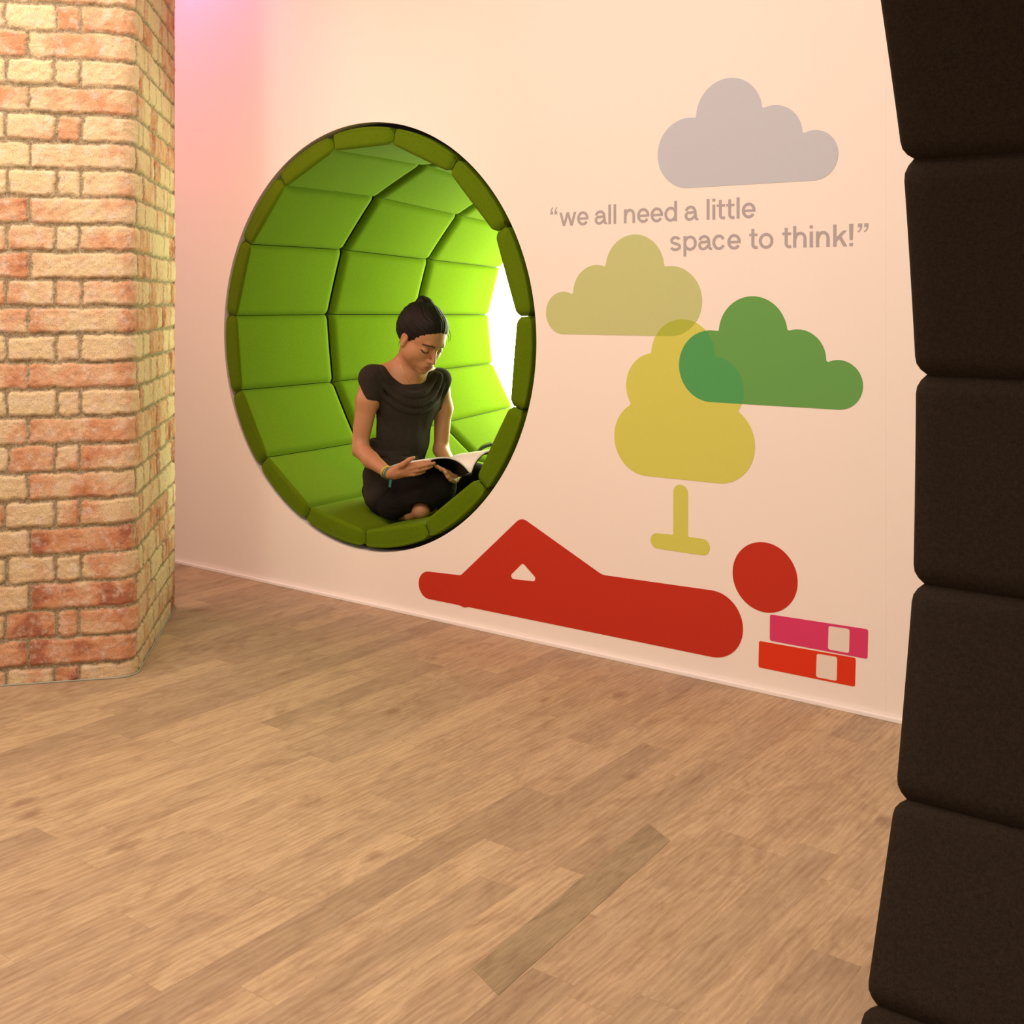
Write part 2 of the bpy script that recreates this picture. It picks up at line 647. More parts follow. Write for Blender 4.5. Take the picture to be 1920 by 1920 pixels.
        sub = (slice(i0, i1), slice(j0, j1))
        better = msk & (hh >= H[sub])
        H[sub] = np.where(better, hh, H[sub])
        TN[sub] = np.where(better, tone, TN[sub])
        rb_ = random.random()
        RB[sub] = np.where(better, rb_, RB[sub])
        MO[sub] = np.where(better, 1 - np.clip(-sd / 0.0015, 0, 1), MO[sub])
    rough = (vnoise(P2, 90, 5) - .5) * 0.0030 + (vnoise(P2, 230, 6) - .5) * 0.0014
    mor = (vnoise(P2, 60, 7) - .5) * 0.005
    H = H * 0.8 + rough * (1 - MO) + mor * MO - 0.006
    # banded tones inside one brick (burn marks)
    band = (vnoise(P2 * np.array([1.0, .25]), 16, 9) - .5) * .55
    TN = np.clip(TN + band * (0.4 + RB), 0, 1)
    W3 = np.zeros(SS.shape + (3,), np.float32)
    W3[..., 0] = base[:, None, 0] + nor[:, None, 0] * H
    W3[..., 1] = base[:, None, 1] + nor[:, None, 1] * H
    W3[..., 2] = ZZ
    W3[..., :2] -= np.array(root.location[:2])
    nu, nv = SS.shape
    idx = np.arange(nu * nv).reshape(nu, nv)
    Q = np.stack([idx[:-1, :-1], idx[1:, :-1], idx[1:, 1:], idx[:-1, 1:]], -1).reshape(-1, 4)
    me = np_mesh('brickwork', W3.reshape(-1, 3), Q)
    ca = me.color_attributes.new('brick', 'FLOAT_COLOR', 'POINT')
    col = np.ones((nu * nv, 4), np.float32)
    col[:, 0] = TN.ravel()
    col[:, 1] = MO.ravel()
    col[:, 2] = RB.ravel()
    ca.data.foreach_set('color', col.ravel())
    link('brickwork', me, M_BRICK, root, True)
    # the two hidden faces close the pillar
    pa = Vector(base[0]) - Vector(root.location[:2])
    pb = Vector(base[-1]) - Vector(root.location[:2])
    pc = pa + d2 * L2
    V = [(pb.x, pb.y, 0), (pb.x, pb.y, 2.79), (pc.x, pc.y, 2.79), (pc.x, pc.y, 0), (pa.x, pa.y, 0), (pa.x, pa.y, 2.79)]
    mesh('back_face', V, [(0, 1, 2, 3), (3, 2, 5, 4)], M_BRICK, root)
    # thin grey strip round the foot
    pts = []
    for i in range(0, len(S), 2):
        p = base[i] + nor[i] * 0.003 - np.array(root.location[:2])
        pts.append(Vector((p[0], p[1], 0.002)))
    V, Fc = tube_geo(pts, 0.0022, 6)
    mesh('base_strip', V, Fc, M_STRIP, root, True)


build_pillar()


# ------------------------------------------------------------------ green padded nook
SEG = 15
A_OFF = math.radians(78.5)


def puff(s, edge, depth, n=2.0):
    """0 in the middle of a cushion, sinking to -depth at its seams; s in 0..1, edge = width fraction of the roll-over"""
    d = min(s, 1 - s)
    if d >= edge:
        return 0.0
    x = 1 - d / edge
    return -depth * x ** n


def cushion(name, th0, th1, prof, ns, parent, mat, seam_t=(), depth=0.013, edge_s=0.085, ends=(0.0, 0.0), edge_t=0.035, stitch=()):
    """prof: list of (r, y, nr, ny): a profile from front to back with unit normals (pointing to the open side)"""
    nt = len(prof)
    mid = (th0 + th1) / 2
    half = (th1 - th0) / 2
    V = []
    ss = []
    for i in range(ns + 1):
        x = i / ns
        x = 0.5 - 0.5 * math.cos(PI * x)       # finer near seams
        ss.append(0.35 * x + 0.65 * (i / ns))
    # arc length along the profile
    Ls = [0.0]
    for k in range(1, nt):
        Ls.append(Ls[-1] + math.hypot(prof[k][0] - prof[k - 1][0], prof[k][1] - prof[k - 1][1]))
    tot = Ls[-1]
    for s in ss:
        th = th0 + (th1 - th0) * s
        flat = math.cos(half) / math.cos(th - mid)
        for k, (r, y, nr, ny, chord) in enumerate(prof):
            rr = r * (1 + (flat - 1) * chord * 0.85)
            e = puff(s, edge_s, depth, 2.4)
            d0, d1 = Ls[k], tot - Ls[k]
            if ends[0] and d0 < edge_t:
                e -= ends[0] * (1 - d0 / edge_t) ** 2.2
            if ends[1] and d1 < edge_t:
                e -= ends[1] * (1 - d1 / edge_t) ** 2.2
            bul = 0.004 * math.sin(PI * s) * math.sin(PI * min(1, max(0, Ls[k] / tot)))
            e += bul
            for sl in stitch:
                q = abs(Ls[k] - sl)
                if q < 0.004:
                    e -= 0.0022 * (1 - q / 0.004)
            r2 = rr + nr * e
            y2 = y + ny * e
            V.append((r2 * math.cos(th), y2, r2 * math.sin(th)))
    me = bpy.data.meshes.new(name)
    Q = grid_quads(ns + 1, nt)
    me.from_pydata(V, [], Q)
    me.update()
    return link(name, me, mat, parent, True)


def build_nook():
    root = empty('reading_nook', (PODX, 0, PODZ))
    tag(root, 'round lime green padded nook set into the mural wall, lit from behind', 'nook')
    # front row profile: outer side, lip face, rounded inner corner, then the inner wall
    def profile(points, rad, step=0.01):
        """polyline with rounded corners; returns (r,y,nr,ny,chord); open side on the left-hand normal"""
        out = []
        n = len(points)
        seg = []
        for i in range(n):
            if i in (0, n - 1) or rad[i] == 0:
                seg.append([points[i]])
                continue
            p0, p1, p2 = Vector(points[i - 1]), Vector(points[i]), Vector(points[i + 1])
            a = (p0 - p1).normalized()
            b = (p2 - p1).normalized()
            q = []
            for k in range(7):
                tt = k / 6
                pa = p1 + a * rad[i] * (1 - tt)
                pb = p1 + b * rad[i] * tt
                q.append(tuple(pa.lerp(p1, tt).lerp(p1.lerp(p1 + b * rad[i], tt), tt)))
            seg.append(q)
        flat = [p for s in seg for p in s]
        pts = [flat[0]]
        for p in flat[1:]:
            d = math.hypot(p[0] - pts[-1][0], p[1] - pts[-1][1])
            k = max(1, int(d / step))
            base = pts[-1]
            for j in range(1, k + 1):
                pts.append((base[0] + (p[0] - base[0]) * j / k, base[1] + (p[1] - base[1]) * j / k))
        for i, p in enumerate(pts):
            a, b = pts[max(i - 1, 0)], pts[min(i + 1, len(pts) - 1)]
            tx, ty = b[0] - a[0], b[1] - a[1]
            L = math.hypot(tx, ty) or 1
            nr, ny = -ty / L, tx / L
            out.append((p[0], p[1], nr, ny))
        return out
    p1 = profile([(0.7130, 0.060), (0.7130, -0.004), (0.659, -0.004), (0.654, 0.25), (0.646, 0.466)], [0, .007, .012, 0, 0], 0.006)
    f1 = []
    for r, y, nr, ny in p1:
        ch = min(1.0, max(0.0, (0.7130 - r) / 0.045))
        f1.append((r, y, nr, ny, ch))
    # stitch line: where the lip turns inside
    L = 0
    st = []
    for k in range(1, len(f1)):
        L += math.hypot(f1[k][0] - f1[k - 1][0], f1[k][1] - f1[k - 1][1])
        if abs(f1[k][1] + 0.004) < 1e-4 and f1[k][0] < 0.6745 and not st:
            st.append(L + 0.010)
    st.append(0.064 + 0.006)
    rows = [f1]
    for (ra, ya, rb_, yb) in ((0.646, 0.474, 0.588, 0.932), (0.588, 0.940, 0.532, 1.385)):
        rows.append([(r, y, nr, ny, 1.0) for r, y, nr, ny in profile([(ra, ya), (rb_, yb)], [0, 0], 0.006)])
    for i in range(SEG):
        th1 = A_OFF - i * 2 * PI / SEG - math.radians(0.10)
        th0 = th1 - 2 * PI / SEG + math.radians(0.20)
        cushion('cushion', th0, th1, rows[0], 26, root, M_GREEN, ends=(0.004, 0.017), stitch=st)
        cushion('cushion', th0, th1, rows[1], 26, root, M_GREEN, ends=(0.017, 0.017))
        cushion('cushion', th0, th1, rows[2], 26, root, M_GREEN, ends=(0.017, 0.018))
    # shell behind the padding, coloured dark to put shade into the cushion gaps
    pr = [(0.7280, 0.050), (0.705, 0.065), (0.700, 0.47), (0.648, 0.94), (0.595, 1.40), (0.575, 1.40), (0.628, .94), (0.680, 0.47), (0.687, 0.045)]
    V, n = [], 180
    for i in range(n):
        a = 2 * PI * i / n
        for r, y in pr:
            V.append((r * math.cos(a), y, r * math.sin(a)))
    m = len(pr)
    Fc = []
    for i in range(n):
        j = (i + 1) % n
        for k in range(m):
            k2 = (k + 1) % m
            Fc.append((i * m + k, j * m + k, j * m + k2, i * m + k2))
    mesh('shell', V, Fc, M_SHELL, root, True)
    # back-lit white diffuser closing the rear of the nook
    t = NT('lit_diffuser')
    em = t.n('ShaderNodeEmission')
    em.inputs[0].default_value = (0.95, 1.0, 0.60, 1)
    em.inputs[1].default_value = 10.5
    t.l(em.outputs[0], t.t.nodes['Material Output'].inputs[0])
    V = [(0, 0, 0)] + [(0.60 * math.cos(2 * PI * i / 96), 0, 0.60 * math.sin(2 * PI * i / 96)) for i in range(96)]
    V = [(a, 1.415, c) for a, b, c in V]
    Fc = [(0, 1 + i, 1 + (i + 1) % 96) for i in range(96)]
    o = mesh('light_diffuser', V, Fc, t.m, root)
    o['label'] = 'glowing white rear panel'


build_nook()


# ------------------------------------------------------------------ dark padded tunnel edge at the right
def build_booth():
    root = empty('padded_booth', (2.30, -2.75, 0))
    tag(root, 'charcoal felt padded booth wall curving up the right edge of the view', 'booth')
    R2 = BOOTH_R
    cy, cz = BOOTH_CY, BOOTH_Z
    seg = BOOTH_SEG
    x0, x1 = BOOTH_X, 3.7
    # angles measured from +y towards up; seams measured on the edge
    for k in range(len(seg) - 1):
        a0, a1 = seg[k], seg[k + 1]
        nt = 22
        prof = [(x0 + 0.05, 0.10), (x0 + 0.012, 0.10), (x0, 0.088), (x0, 0.014), (x0 + 0.001, 0.007), (x0 + 0.0035, 0.003), (x0 + 0.008, 0.0007), (x0 + 0.03, 0.0)]
        for q in range(1, 13):
            prof.append((x0 + 0.03 + (x1 - x0 - 0.03) * q / 12, 0.0))
        V = []
        for i in range(nt + 1):
            s = i / nt
            s = 0.5 * s + 0.5 * (0.5 - 0.5 * math.cos(PI * s))
            a = a0 + (a1 - a0) * s
            e = -puff(s, 0.09, 0.012, 2.4) - 0.005 * math.sin(PI * s)
            ee = puff(s, 0.09, 0.010, 2.4)
            for x, d in prof:
                edge = 1.0 if x < x0 + 0.02 else 0.0
                r = R2 + d + (e if d < 0.05 else 0)
                V.append((x - ee * edge - root.location.x, cy + r * math.cos(a) - root.location.y, cz + r * math.sin(a)))
        mesh('cushion', V, grid_quads(nt + 1, len(prof)), M_DARKFELT, root, True)


CAMD = Vector((-0.6015, 0.7988))
BOOTH_R = 1.15
BOOTH_Z = 0.87
BOOTH_X = 2.317
BOOTH_CY = -1.40 - 1.15


def booth_angle(py):
    """angle on the edge circle that is seen at image row py"""
    best = None
    for i in range(-6000, 6000):
        a = i / 6000 * 1.2
        y = BOOTH_CY + BOOTH_R * math.cos(a)
        z = BOOTH_Z + BOOTH_R * math.sin(a)
        dx, dy = BOOTH_X - CAMX, y - CAMY
        dep = dx * CAMD.x + dy * CAMD.y
        if dep < 0.2:
            continue
        yy = 554 + F_PX * (CAMZ - z) / dep
        if best is None or abs(yy - py) < best[0]:
            best = (abs(yy - py), a)
    return best[1]


BOOTH_SEG = [booth_angle(p) for p in (2290, 1875, 1493, 1093, 705, 305)]
st = BOOTH_SEG[-1] - BOOTH_SEG[-2]
BOOTH_SEG += [BOOTH_SEG[-1] + st, BOOTH_SEG[-1] + 2 * st, BOOTH_SEG[-1] + 3 * st]
build_booth()


# ------------------------------------------------------------------ mural graphics (cut vinyl on the wall)
def decal(name, tris, mat, y, parent=None, th=0.0006):
    """tris: (verts2d, faces) -> thin plate standing proud of the wall"""
    vs, fs = tris
    n = len(vs)
    V = [(a, y, b) for a, b in vs] + [(a, y + th, b) for a, b in vs]
    Fc = []
    cnt = {}
    for f in fs:
        for i in range(len(f)):
            e = (f[i], f[(i + 1) % len(f)])
            cnt[e] = 1
    for f in fs:
        Fc.append(tuple(f))
    for (a, b) in cnt:
        if (b, a) not in cnt:
            Fc.append((a, a + n, b + n, b))
    return mesh(name, V, Fc, mat, parent)


def union_cdt(groups):
    """groups: dict key -> (add polys, cut polys). returns function(select) -> (verts, faces)"""
    polys, own = [], []
    for k, (ad, cu) in groups.items():
        for p in ad:
            polys.append(p)
            own.append((k, 1))
        for p in cu:
            polys.append(p)
            own.append((k, 0))
    vs, fs, orig = cdt(polys)
    keys = []
    for o in orig:
        inn = {own[i][0] for i in o if own[i][1]}
        out = {own[i][0] for i in o if not own[i][1]}
        keys.append(frozenset(inn - out))

    def sel(test):
        ff = [f for f, k in zip(fs, keys) if test(k)]
        used = sorted({i for f in ff for i in f})
        mp = {u: i for i, u in enumerate(used)}
        return [tuple(vs[u]) for u in used], [tuple(mp[i] for i in f) for f in ff]
    return sel


def fillet_poly(pts):
    """pts: (x, z, radius) closed polygon with rounded corners"""
    out = []
    n = len(pts)
    for i in range(n):
        x, z, r = pts[i]
        p = Vector((x, z))
        a = Vector(pts[i - 1][:2]) - p
        b = Vector(pts[(i + 1) % n][:2]) - p
        if r <= 0:
            out.append((x, z))
            continue
        la, lb = a.length, b.length
        a.normalize()
        b.normalize()
        ang = a.angle(b)
        tl = min(r / math.tan(ang / 2), la * 0.49, lb * 0.49)
        rr = tl * math.tan(ang / 2)
        c = p + (a + b).normalized() * (rr / math.sin(ang / 2))
        s = (p + a * tl) - c
        e = (p + b * tl) - c
        a0 = math.atan2(s.y, s.x)
        da = math.atan2(s.x * e.y - s.y * e.x, s.dot(e))
        k = 12
        for j in range(k + 1):
            t_ = a0 + da * j / k
            out.append((c.x + rr * math.cos(t_), c.y + rr * math.sin(t_)))
    return out


def notch(c1, c2, side, r=0.0055):
    """small concave fillet where two bumps meet: triangle patch with a hollow arc"""
    (x1, z1, r1), (x2, z2, r2) = c1, c2
    # centre of fillet circle at distance r1+r and r2+r
    d = math.hypot(x2 - x1, z2 - z1)
    A, Bq = r1 + r, r2 + r
    a = (A * A - Bq * Bq + d * d) / (2 * d)
    h = math.sqrt(max(A * A - a * a, 0))
    ux, uz = (x2 - x1) / d, (z2 - z1) / d
    cx, cz = x1 + ux * a - uz * h * side, z1 + uz * a + ux * h * side
    p1 = (x1 + (cx - x1) * r1 / A, z1 + (cz - z1) * r1 / A)
    p2 = (x2 + (cx - x2) * r2 / Bq, z2 + (cz - z2) * r2 / Bq)
    # intersection of the two bumps
    a = (r1 * r1 - r2 * r2 + d * d) / (2 * d)
    h = math.sqrt(max(r1 * r1 - a * a, 0))
    q = (x1 + ux * a - uz * h * side, z1 + uz * a + ux * h * side)
    q = (q[0] + (q[0] - cx) * 0.6, q[1] + (q[1] - cz) * 0.6)
    a0 = math.atan2(p1[1] - cz, p1[0] - cx)
    a1 = math.atan2(p2[1] - cz, p2[0] - cx)
    da = (a1 - a0 + PI) % (2 * PI) - PI
    arc = [(cx + r * math.cos(a0 + da * k / 6), cz + r * math.sin(a0 + da * k / 6)) for k in range(7)]
    return [q] + arc


def cloud(cs, base):
    """cs: circles (x,z,r) left to right; base polygon below"""
    polys = [circ(*c, 120) for c in cs]
    polys.append(base)
    for c1, c2 in zip(cs[:-1], cs[1:]):
        polys.append(notch(c1, c2, 1))
    return polys


grey = [(1.246, 1.444, .097), (1.368, 1.539, .098), (1.497, 1.470, .081), (1.609, 1.411, .065)]
yg = [(.828, .998, .0635), (.945, 1.057, .082), (1.073, 1.127, .097), (1.190, 1.0345, .098)]
gr = [(1.315, .857, .098), (1.438, .949, .099), (1.565, .885, .077), (1.675, .823, .063)]
trT, trL, trR, trLL, trLR = (1.228, .884, .100), (1.141, .793, .095), (1.322, .793, .091), (1.112, .645, .106), (1.337, .648, .108)
G = {
    'grey': (cloud(grey, [(1.246, 1.347), (1.609, 1.346), (1.609, 1.42), (1.497, 1.48), (1.368, 1.54), (1.246, 1.45)]), []),
    'yg': (cloud(yg, [(.828, .9347), (1.190, .9367), (1.19, 1.04), (1.073, 1.13), (.945, 1.06), (.828, 1.0)]), []),
    'gr': (cloud(gr, [(1.315, .759), (1.675, .760), (1.675, .83), (1.565, .89), (1.438, .95), (1.315, .86)]), []),
    'tree': ([circ(*c, 120) for c in (trT, trL, trR, trLL, trLR)] +
             [[(1.112, .539), (1.337, .540), (1.337, .648), (1.322, .793), (1.228, .884), (1.141, .793), (1.112, .645)]] +
             [notch(trL, trT, 1), notch(trT, trR, 1), notch(trLL, trL, 1), notch(trR, trLR, 1)], []),
}
sel = union_cdt(G)
M_CG = vinyl('vinyl_grey', (190, 196, 208))
M_CY = vinyl('vinyl_pale_green', (192, 200, 138))
M_CN = vinyl('vinyl_green', (100, 162, 82))
M_TR = vinyl('vinyl_yellow', (206, 208, 96))
M_OV1 = vinyl('vinyl_overlap_olive', (171, 185, 70))
M_OV2 = vinyl('vinyl_overlap_teal', (78, 160, 92))
M_RED = vinyl('vinyl_red', (188, 46, 24))
M_PINK = vinyl('vinyl_pink', (212, 58, 110))
M_ORG = vinyl('vinyl_orange', (216, 52, 14))
M_TXT = vinyl('vinyl_taupe', (174, 167, 171))
YD = -0.0008
o = decal('cloud_decal', sel(lambda k: 'grey' in k), M_CG, YD)
tag(o, 'pale grey cloud decal above the wall quotation', 'decal', 'cloud decals on the mural wall')
o = decal('cloud_decal', sel(lambda k: 'yg' in k and 'tree' not in k), M_CY, YD)
tag(o, 'pale yellow-green cloud decal left of the tree top, beside the round nook', 'decal', 'cloud decals on the mural wall')
p = decal('overlap', sel(lambda k: 'yg' in k and 'tree' in k), M_OV1, YD, o)
p['label'] = 'olive patch where cloud and tree overlap'
o = decal('cloud_decal', sel(lambda k: 'gr' in k and 'tree' not in k), M_CN, YD)
tag(o, 'strong green cloud decal overlapping the right side of the yellow tree', 'decal', 'cloud decals on the mural wall')
p = decal('overlap', sel(lambda k: 'gr' in k and 'tree' in k), M_OV2, YD, o)
p['label'] = 'teal patch where cloud and tree overlap'
tree = empty('tree_decal', (0, 0, 0))
tag(tree, 'yellow rounded tree decal on a short trunk in the middle of the mural', 'decal')
decal('crown', sel(lambda k: k == frozenset({'tree'})), M_TR, YD, tree)
tk = fillet_poly([(1.1990, .525, .0228), (1.1988, .383, .004), (1.1265, .3805, .021), (1.1265, .338, .021), (1.3115, .3385, .021), (1.3115, .383, .021), (1.2450, .3835, .004), (1.2450, .525, .0228)])
s2 = union_cdt({'t': ([tk], [])})
decal('trunk', s2(lambda k: len(k) > 0), M_TR, YD, tree)

# lying figure
body = [(0.296, 0.1515, 0.0), (0.432, 0.1590, 0.02), (0.672, 0.372, 0.035), (0.965, 0.2375, 0.05), (1.320, 0.2465, 0.0)]
body += [(1.320 + 0.0905 * math.sin(a), 0.156 + 0.0905 * math.cos(a), 0.0) for a in [PI * k / 24 for k in range(1, 24)]]
body += [(1.320, 0.0650, 0.0), (0.465, 0.0632, 0.0), (0.447, 0.0585, 0.012), (0.425, 0.0630, 0.0), (0.296, 0.0625, 0.0)]
body += [(0.298 - 0.0445 * math.sin(a), 0.107 - 0.0445 * math.cos(a), 0.0) for a in [PI * k / 16 for k in range(1, 16)]]
hole = [(0.618, 0.1765, 0.009), (0.740, 0.1835, 0.009), (0.6775, 0.2325, 0.010)]
fig = empty('figure_decal', (0, 0, 0))
tag(fig, 'red decal of a person lying back with knees raised, above the skirting', 'decal')
s3 = union_cdt({'b': ([fillet_poly(body)], [fillet_poly(hole)]), 'h': ([circ(1.4725, 0.3045, 0.0925, 120)], [])})
decal('body', s3(lambda k: 'b' in k), M_RED, YD, fig)
decal('head', s3(lambda k: 'h' in k), M_RED, YD, fig)
# binders
for nm, mt, a, b, lab in (('pink', M_PINK, [(1.4872, .1400), (1.7495, .1405), (1.7515, .2150), (1.4878, .2090)], [(1.6470, .1462), (1.7022, .1464), (1.7038, .2075), (1.6485, .2060)],
                      'pink flat binder decal with pale label, upper of two under the red head'),
                     ('orange', M_ORG, [(1.4550, .0633), (1.7175, .0645), (1.7195, .1375), (1.4565, .1335)], [(1.6150, .0690), (1.6700, .0695), (1.6715, .1310), (1.6168, .1295)],
                      'orange-red flat binder decal with pale label, lower of the two near the skirting')):
    oa = fillet_poly([(x, z, 0.0055) for x, z in a])
    ob = fillet_poly([(x, z, 0.0055) for x, z in b])
    s4 = union_cdt({'a': ([oa], []), 'b': ([ob], [])})
    root = decal('binder_decal', s4(lambda k: k == frozenset({'a'})), mt, YD)
    tag(root, lab, 'decal', 'binder decals under the red head')
    p = decal('label_panel', s4(lambda k: 'b' in k), vinyl('vinyl_label_' + nm, (232, 222, 212)), YD, root)
    p['label'] = 'pale blank label panel'


# lettering: strokes of a plain grotesque face; units: x-height 0.0405, ascender 0.0565, stem 0.0086
XH, AS, ST = 0.0405, 0.0565, 0.0087
TH = 0.0078


def ribbon(P, w0=ST, w1=None):
    """polygons along a polyline, width given along the local normal"""
    w1 = w0 if w1 is None else w1
    n = len(P)
    L, R_ = [], []
    for i in range(n):
        a, b = P[max(i - 1, 0)], P[min(i + 1, n - 1)]
        tx, tz = b[0] - a[0], b[1] - a[1]
        q = math.hypot(tx, tz) or 1
        wd = (w0 + (w1 - w0) * abs(tx / q) ** 1.0) / 2     # thinner where the stroke runs horizontally
        L.append((P[i][0] - tz / q * wd, P[i][1] + tx / q * wd))
        R_.append((P[i][0] + tz / q * wd, P[i][1] - tx / q * wd))
    return [[L[i], R_[i], R_[i + 1], L[i + 1]] for i in range(n - 1)]


def arc(cx, cz, rx, rz, a0, a1, n=18):
    return [(cx + rx * math.cos(math.radians(a0 + (a1 - a0) * i / n)), cz + rz * math.sin(math.radians(a0 + (a1 - a0) * i / n))) for i in range(n + 1)]


def rect(x0, z0, x1, z1):
    return [[(x0, z0), (x1, z0), (x1, z1), (x0, z1)]]


def glyph(ch, w):
    h2 = ST / 2
    t2 = TH / 2
    o = 0.0008
    if ch == 'l':
        return rect(0, 0, w, AS)
    if ch == 'i':
        return rect(0, 0, w, XH) + rect(0, AS - 0.0075, w, AS)
    if ch == '!':
        return [[(w * .12, 0.0155), (w * .88, 0.0155), (w, AS), (0, AS)]] + rect(w * .08, 0, w * .92, 0.0085)
    if ch in 'nh':
        top = AS if ch == 'h' else XH
        P = [(h2 + .001, XH * 0.58)] + arc(w / 2 + .001, XH - 0.0155 + o - t2 + .001, w / 2 - h2 - .001, 0.0145, 165, 0, 16) + [(w - h2, 0)]
        P = [p for p in P if p[0] <= w - h2 + 1e-6]
        return rect(0, 0, ST, top) + ribbon(P, ST, TH)
    if ch == 'k':
        return rect(0, 0, ST, AS) + [[(ST * .9, 0.0115), (ST * .9, 0.0235), (w - 0.0115, XH), (w - 0.001, XH)]] + [[(ST * 1.55, 0.0225), (w - 0.0105, 0), (w, 0), (ST * 2.3, 0.0285)]]
    if ch == 't':
        m = w * 0.44
        P = [(m, AS - 0.004), (m, 0.0115)] + arc(m + 0.0085, 0.0110, 0.0085, 0.0110 - t2 + o, 180, 270, 8) + [(w, t2 - .0004)]
        return ribbon(P, ST, TH) + rect(0, XH - 0.0068, w, XH)
    if ch == 'o':
        return ribbon(arc(w / 2, XH / 2, w / 2 - h2, XH / 2 + o - t2, 0, 360, 40), ST, TH)
    if ch == 'c':
        return ribbon(arc(w / 2, XH / 2, w / 2 - h2, XH / 2 + o - t2, 28, 332, 36), ST, TH)
    if ch == 'e':
        return ribbon(arc(w / 2, XH / 2, w / 2 - h2, XH / 2 + o - t2, -2, 326, 40), ST, TH) + rect(h2, XH / 2 - 0.0038, w - 0.0004, XH / 2 + 0.0028)
    if ch in 'dp':
        bowl = ribbon(arc(w / 2, XH / 2, w / 2 - h2, XH / 2 + o - t2, 0, 360, 40), ST, TH)
        return bowl + (rect(w - ST, 0, w, AS) if ch == 'd' else rect(0, -0.0165, ST, XH))
    if ch == 'a':
        sx = w - h2 - 0.0040
        P = arc(w * .44, XH - 0.0125 + o - t2, w * .44 - h2 - .0005, 0.0125, 170, 0, 16)
        P = [(x if x < sx else sx, z) for x, z in P] + [(sx, 0.009)]
        foot = arc(sx + 0.0052, 0.0085, 0.0052, 0.0085 - t2 + .0008, 180, 275, 6) + [(w, t2)]
        bowl = [(sx, XH * .60), (w * .62, XH * .57), (w * .40, XH * .53)] + arc(w * .34, 0.0130, w * .34 - h2, 0.0130 - t2 + o, 105, 270, 12) + [(w * .48, t2), (w * .64, 0.0085), (sx, 0.0150)]
        return ribbon(P, ST, TH) + ribbon(foot, ST * .85, TH * .85) + ribbon(bowl, ST, TH * .92)
    if ch == 's':
        a_, b_ = w / 2, (XH - TH) / 4 + o / 2
        P = arc(a_, XH + o - t2 - b_, w * .46 - h2, b_, 18, 180, 14) + [(h2 + w * .06, XH * .615), (w * .30, XH * .545), (w * .70, XH * .455), (w - h2 - w * .05, XH * .385)] + arc(a_, -o + t2 + b_, w * .5 - h2, b_, 0, -163, 14)
        return ribbon(P, ST * .95, TH)
    if ch == 'w':
        s = ST * 0.98
        g_ = []
        for (x0, x1) in ((0, w * .27), (w * .5 - s * .05, w * .27), (w * .5 - s * .05, w * .73), (w - s * .0, w * .73)):
            pass
        a, b, c_, d, e = s / 2, w * .275, w * .5, w * .725, w - s / 2
        for (p, q) in ((a, b), (c_, b), (c_, d), (e, d)):
            g_.append([(p - s / 2, XH), (q - s / 2, 0), (q + s / 2, 0), (p + s / 2, XH)])
        return g_
    if ch in '\u201c\u201d':
        out = []
        hw = w * 0.40
        for x in (0, w - hw):
            bx = [(x, 0.0), (x + hw, 0.0), (x + hw, 0.0095), (x, 0.0095)]
            tail = ribbon([(x + hw * .28, 0.008), (x + hw * .32, 0.0135), (x + hw * .62, 0.0180), (x + hw * 1.02, 0.0205)], 0.0040, 0.0030)
            polys = [bx] + tail
            if ch == '\u201d':
                cx, cz = x + hw / 2, 0.0103
                polys = [[(2 * cx - a, 2 * cz - b) for a, b in p] for p in polys]
                polys = [[(a, b) for a, b in p] for p in polys]
            out += [[(a, b + AS - 0.0205) for a, b in p] for p in polys]
        return out
    return []


quote = empty('wall_quotation', (0, 0, 0))
tag(quote, 'taupe wall lettering reading \u201cwe all need a little space to think!\u201d', 'lettering')
line1 = [('\u201c', .7802, .0255), ('w', .8135, .0600), ('e', .8770, .0400), ('a', .9385, .0425), ('l', .9856, .0087), ('l', 1.0033, .0087),
         ('n', 1.0383, .0370), ('e', 1.0820, .0402), ('e', 1.1260, .0402), ('d', 1.1705, .0400), ('a', 1.2342, .0425), ('l', 1.3020, .0088),
         ('i', 1.3195, .0088), ('t', 1.3328, .0245), ('t', 1.3605, .0245), ('l', 1.3915, .0088), ('e', 1.4068, .0400)]
line2 = [('s', 1.1875, .0360), ('p', 1.2308, .0412), ('a', 1.2762, .0420), ('c', 1.3195, .0392), ('e', 1.3642, .0398), ('t', 1.4283, .0240), ('o', 1.4560, .0416),
         ('t', 1.5225, .0245), ('h', 1.5525, .0368), ('i', 1.5975, .0090), ('n', 1.6146, .0366), ('k', 1.6606, .0370), ('!', 1.7021, .0110), ('\u201d', 1.7250, .0272)]
for line, zb in ((line1, 1.2567), (line2, 1.1742)):
    for ch, x, wd in line:
        pl = []
        for p in glyph(ch, wd):
            q = [(x + a, zb + b) for a, b in p]
            ar = sum(q[i][0] * q[(i + 1) % len(q)][1] - q[(i + 1) % len(q)][0] * q[i][1] for i in range(len(q)))
            if abs(ar) < 1e-9:
                continue
            pl.append(q if ar > 0 else q[::-1])
        s5 = union_cdt({'g': (pl, [])})
        decal('letter', s5(lambda k: len(k) > 0), M_TXT, -0.0006, quote, 0.0004)


# ------------------------------------------------------------------ implicit surfaces
def rcone(a, b, ra, rb):
    a, b = np.array(a, np.float32), np.array(b, np.float32)
    ba = b - a
    L2 = float(ba @ ba) + 1e-12

    def f(P):
        h = np.clip(((P - a) @ ba) / L2, 0, 1)
        q = P - a - h[..., None] * ba
        return np.sqrt((q * q).sum(-1)) - (ra + (rb - ra) * h)
    m = max(ra, rb)
    f.lo, f.hi = np.minimum(a, b) - m, np.maximum(a, b) + m
    return f


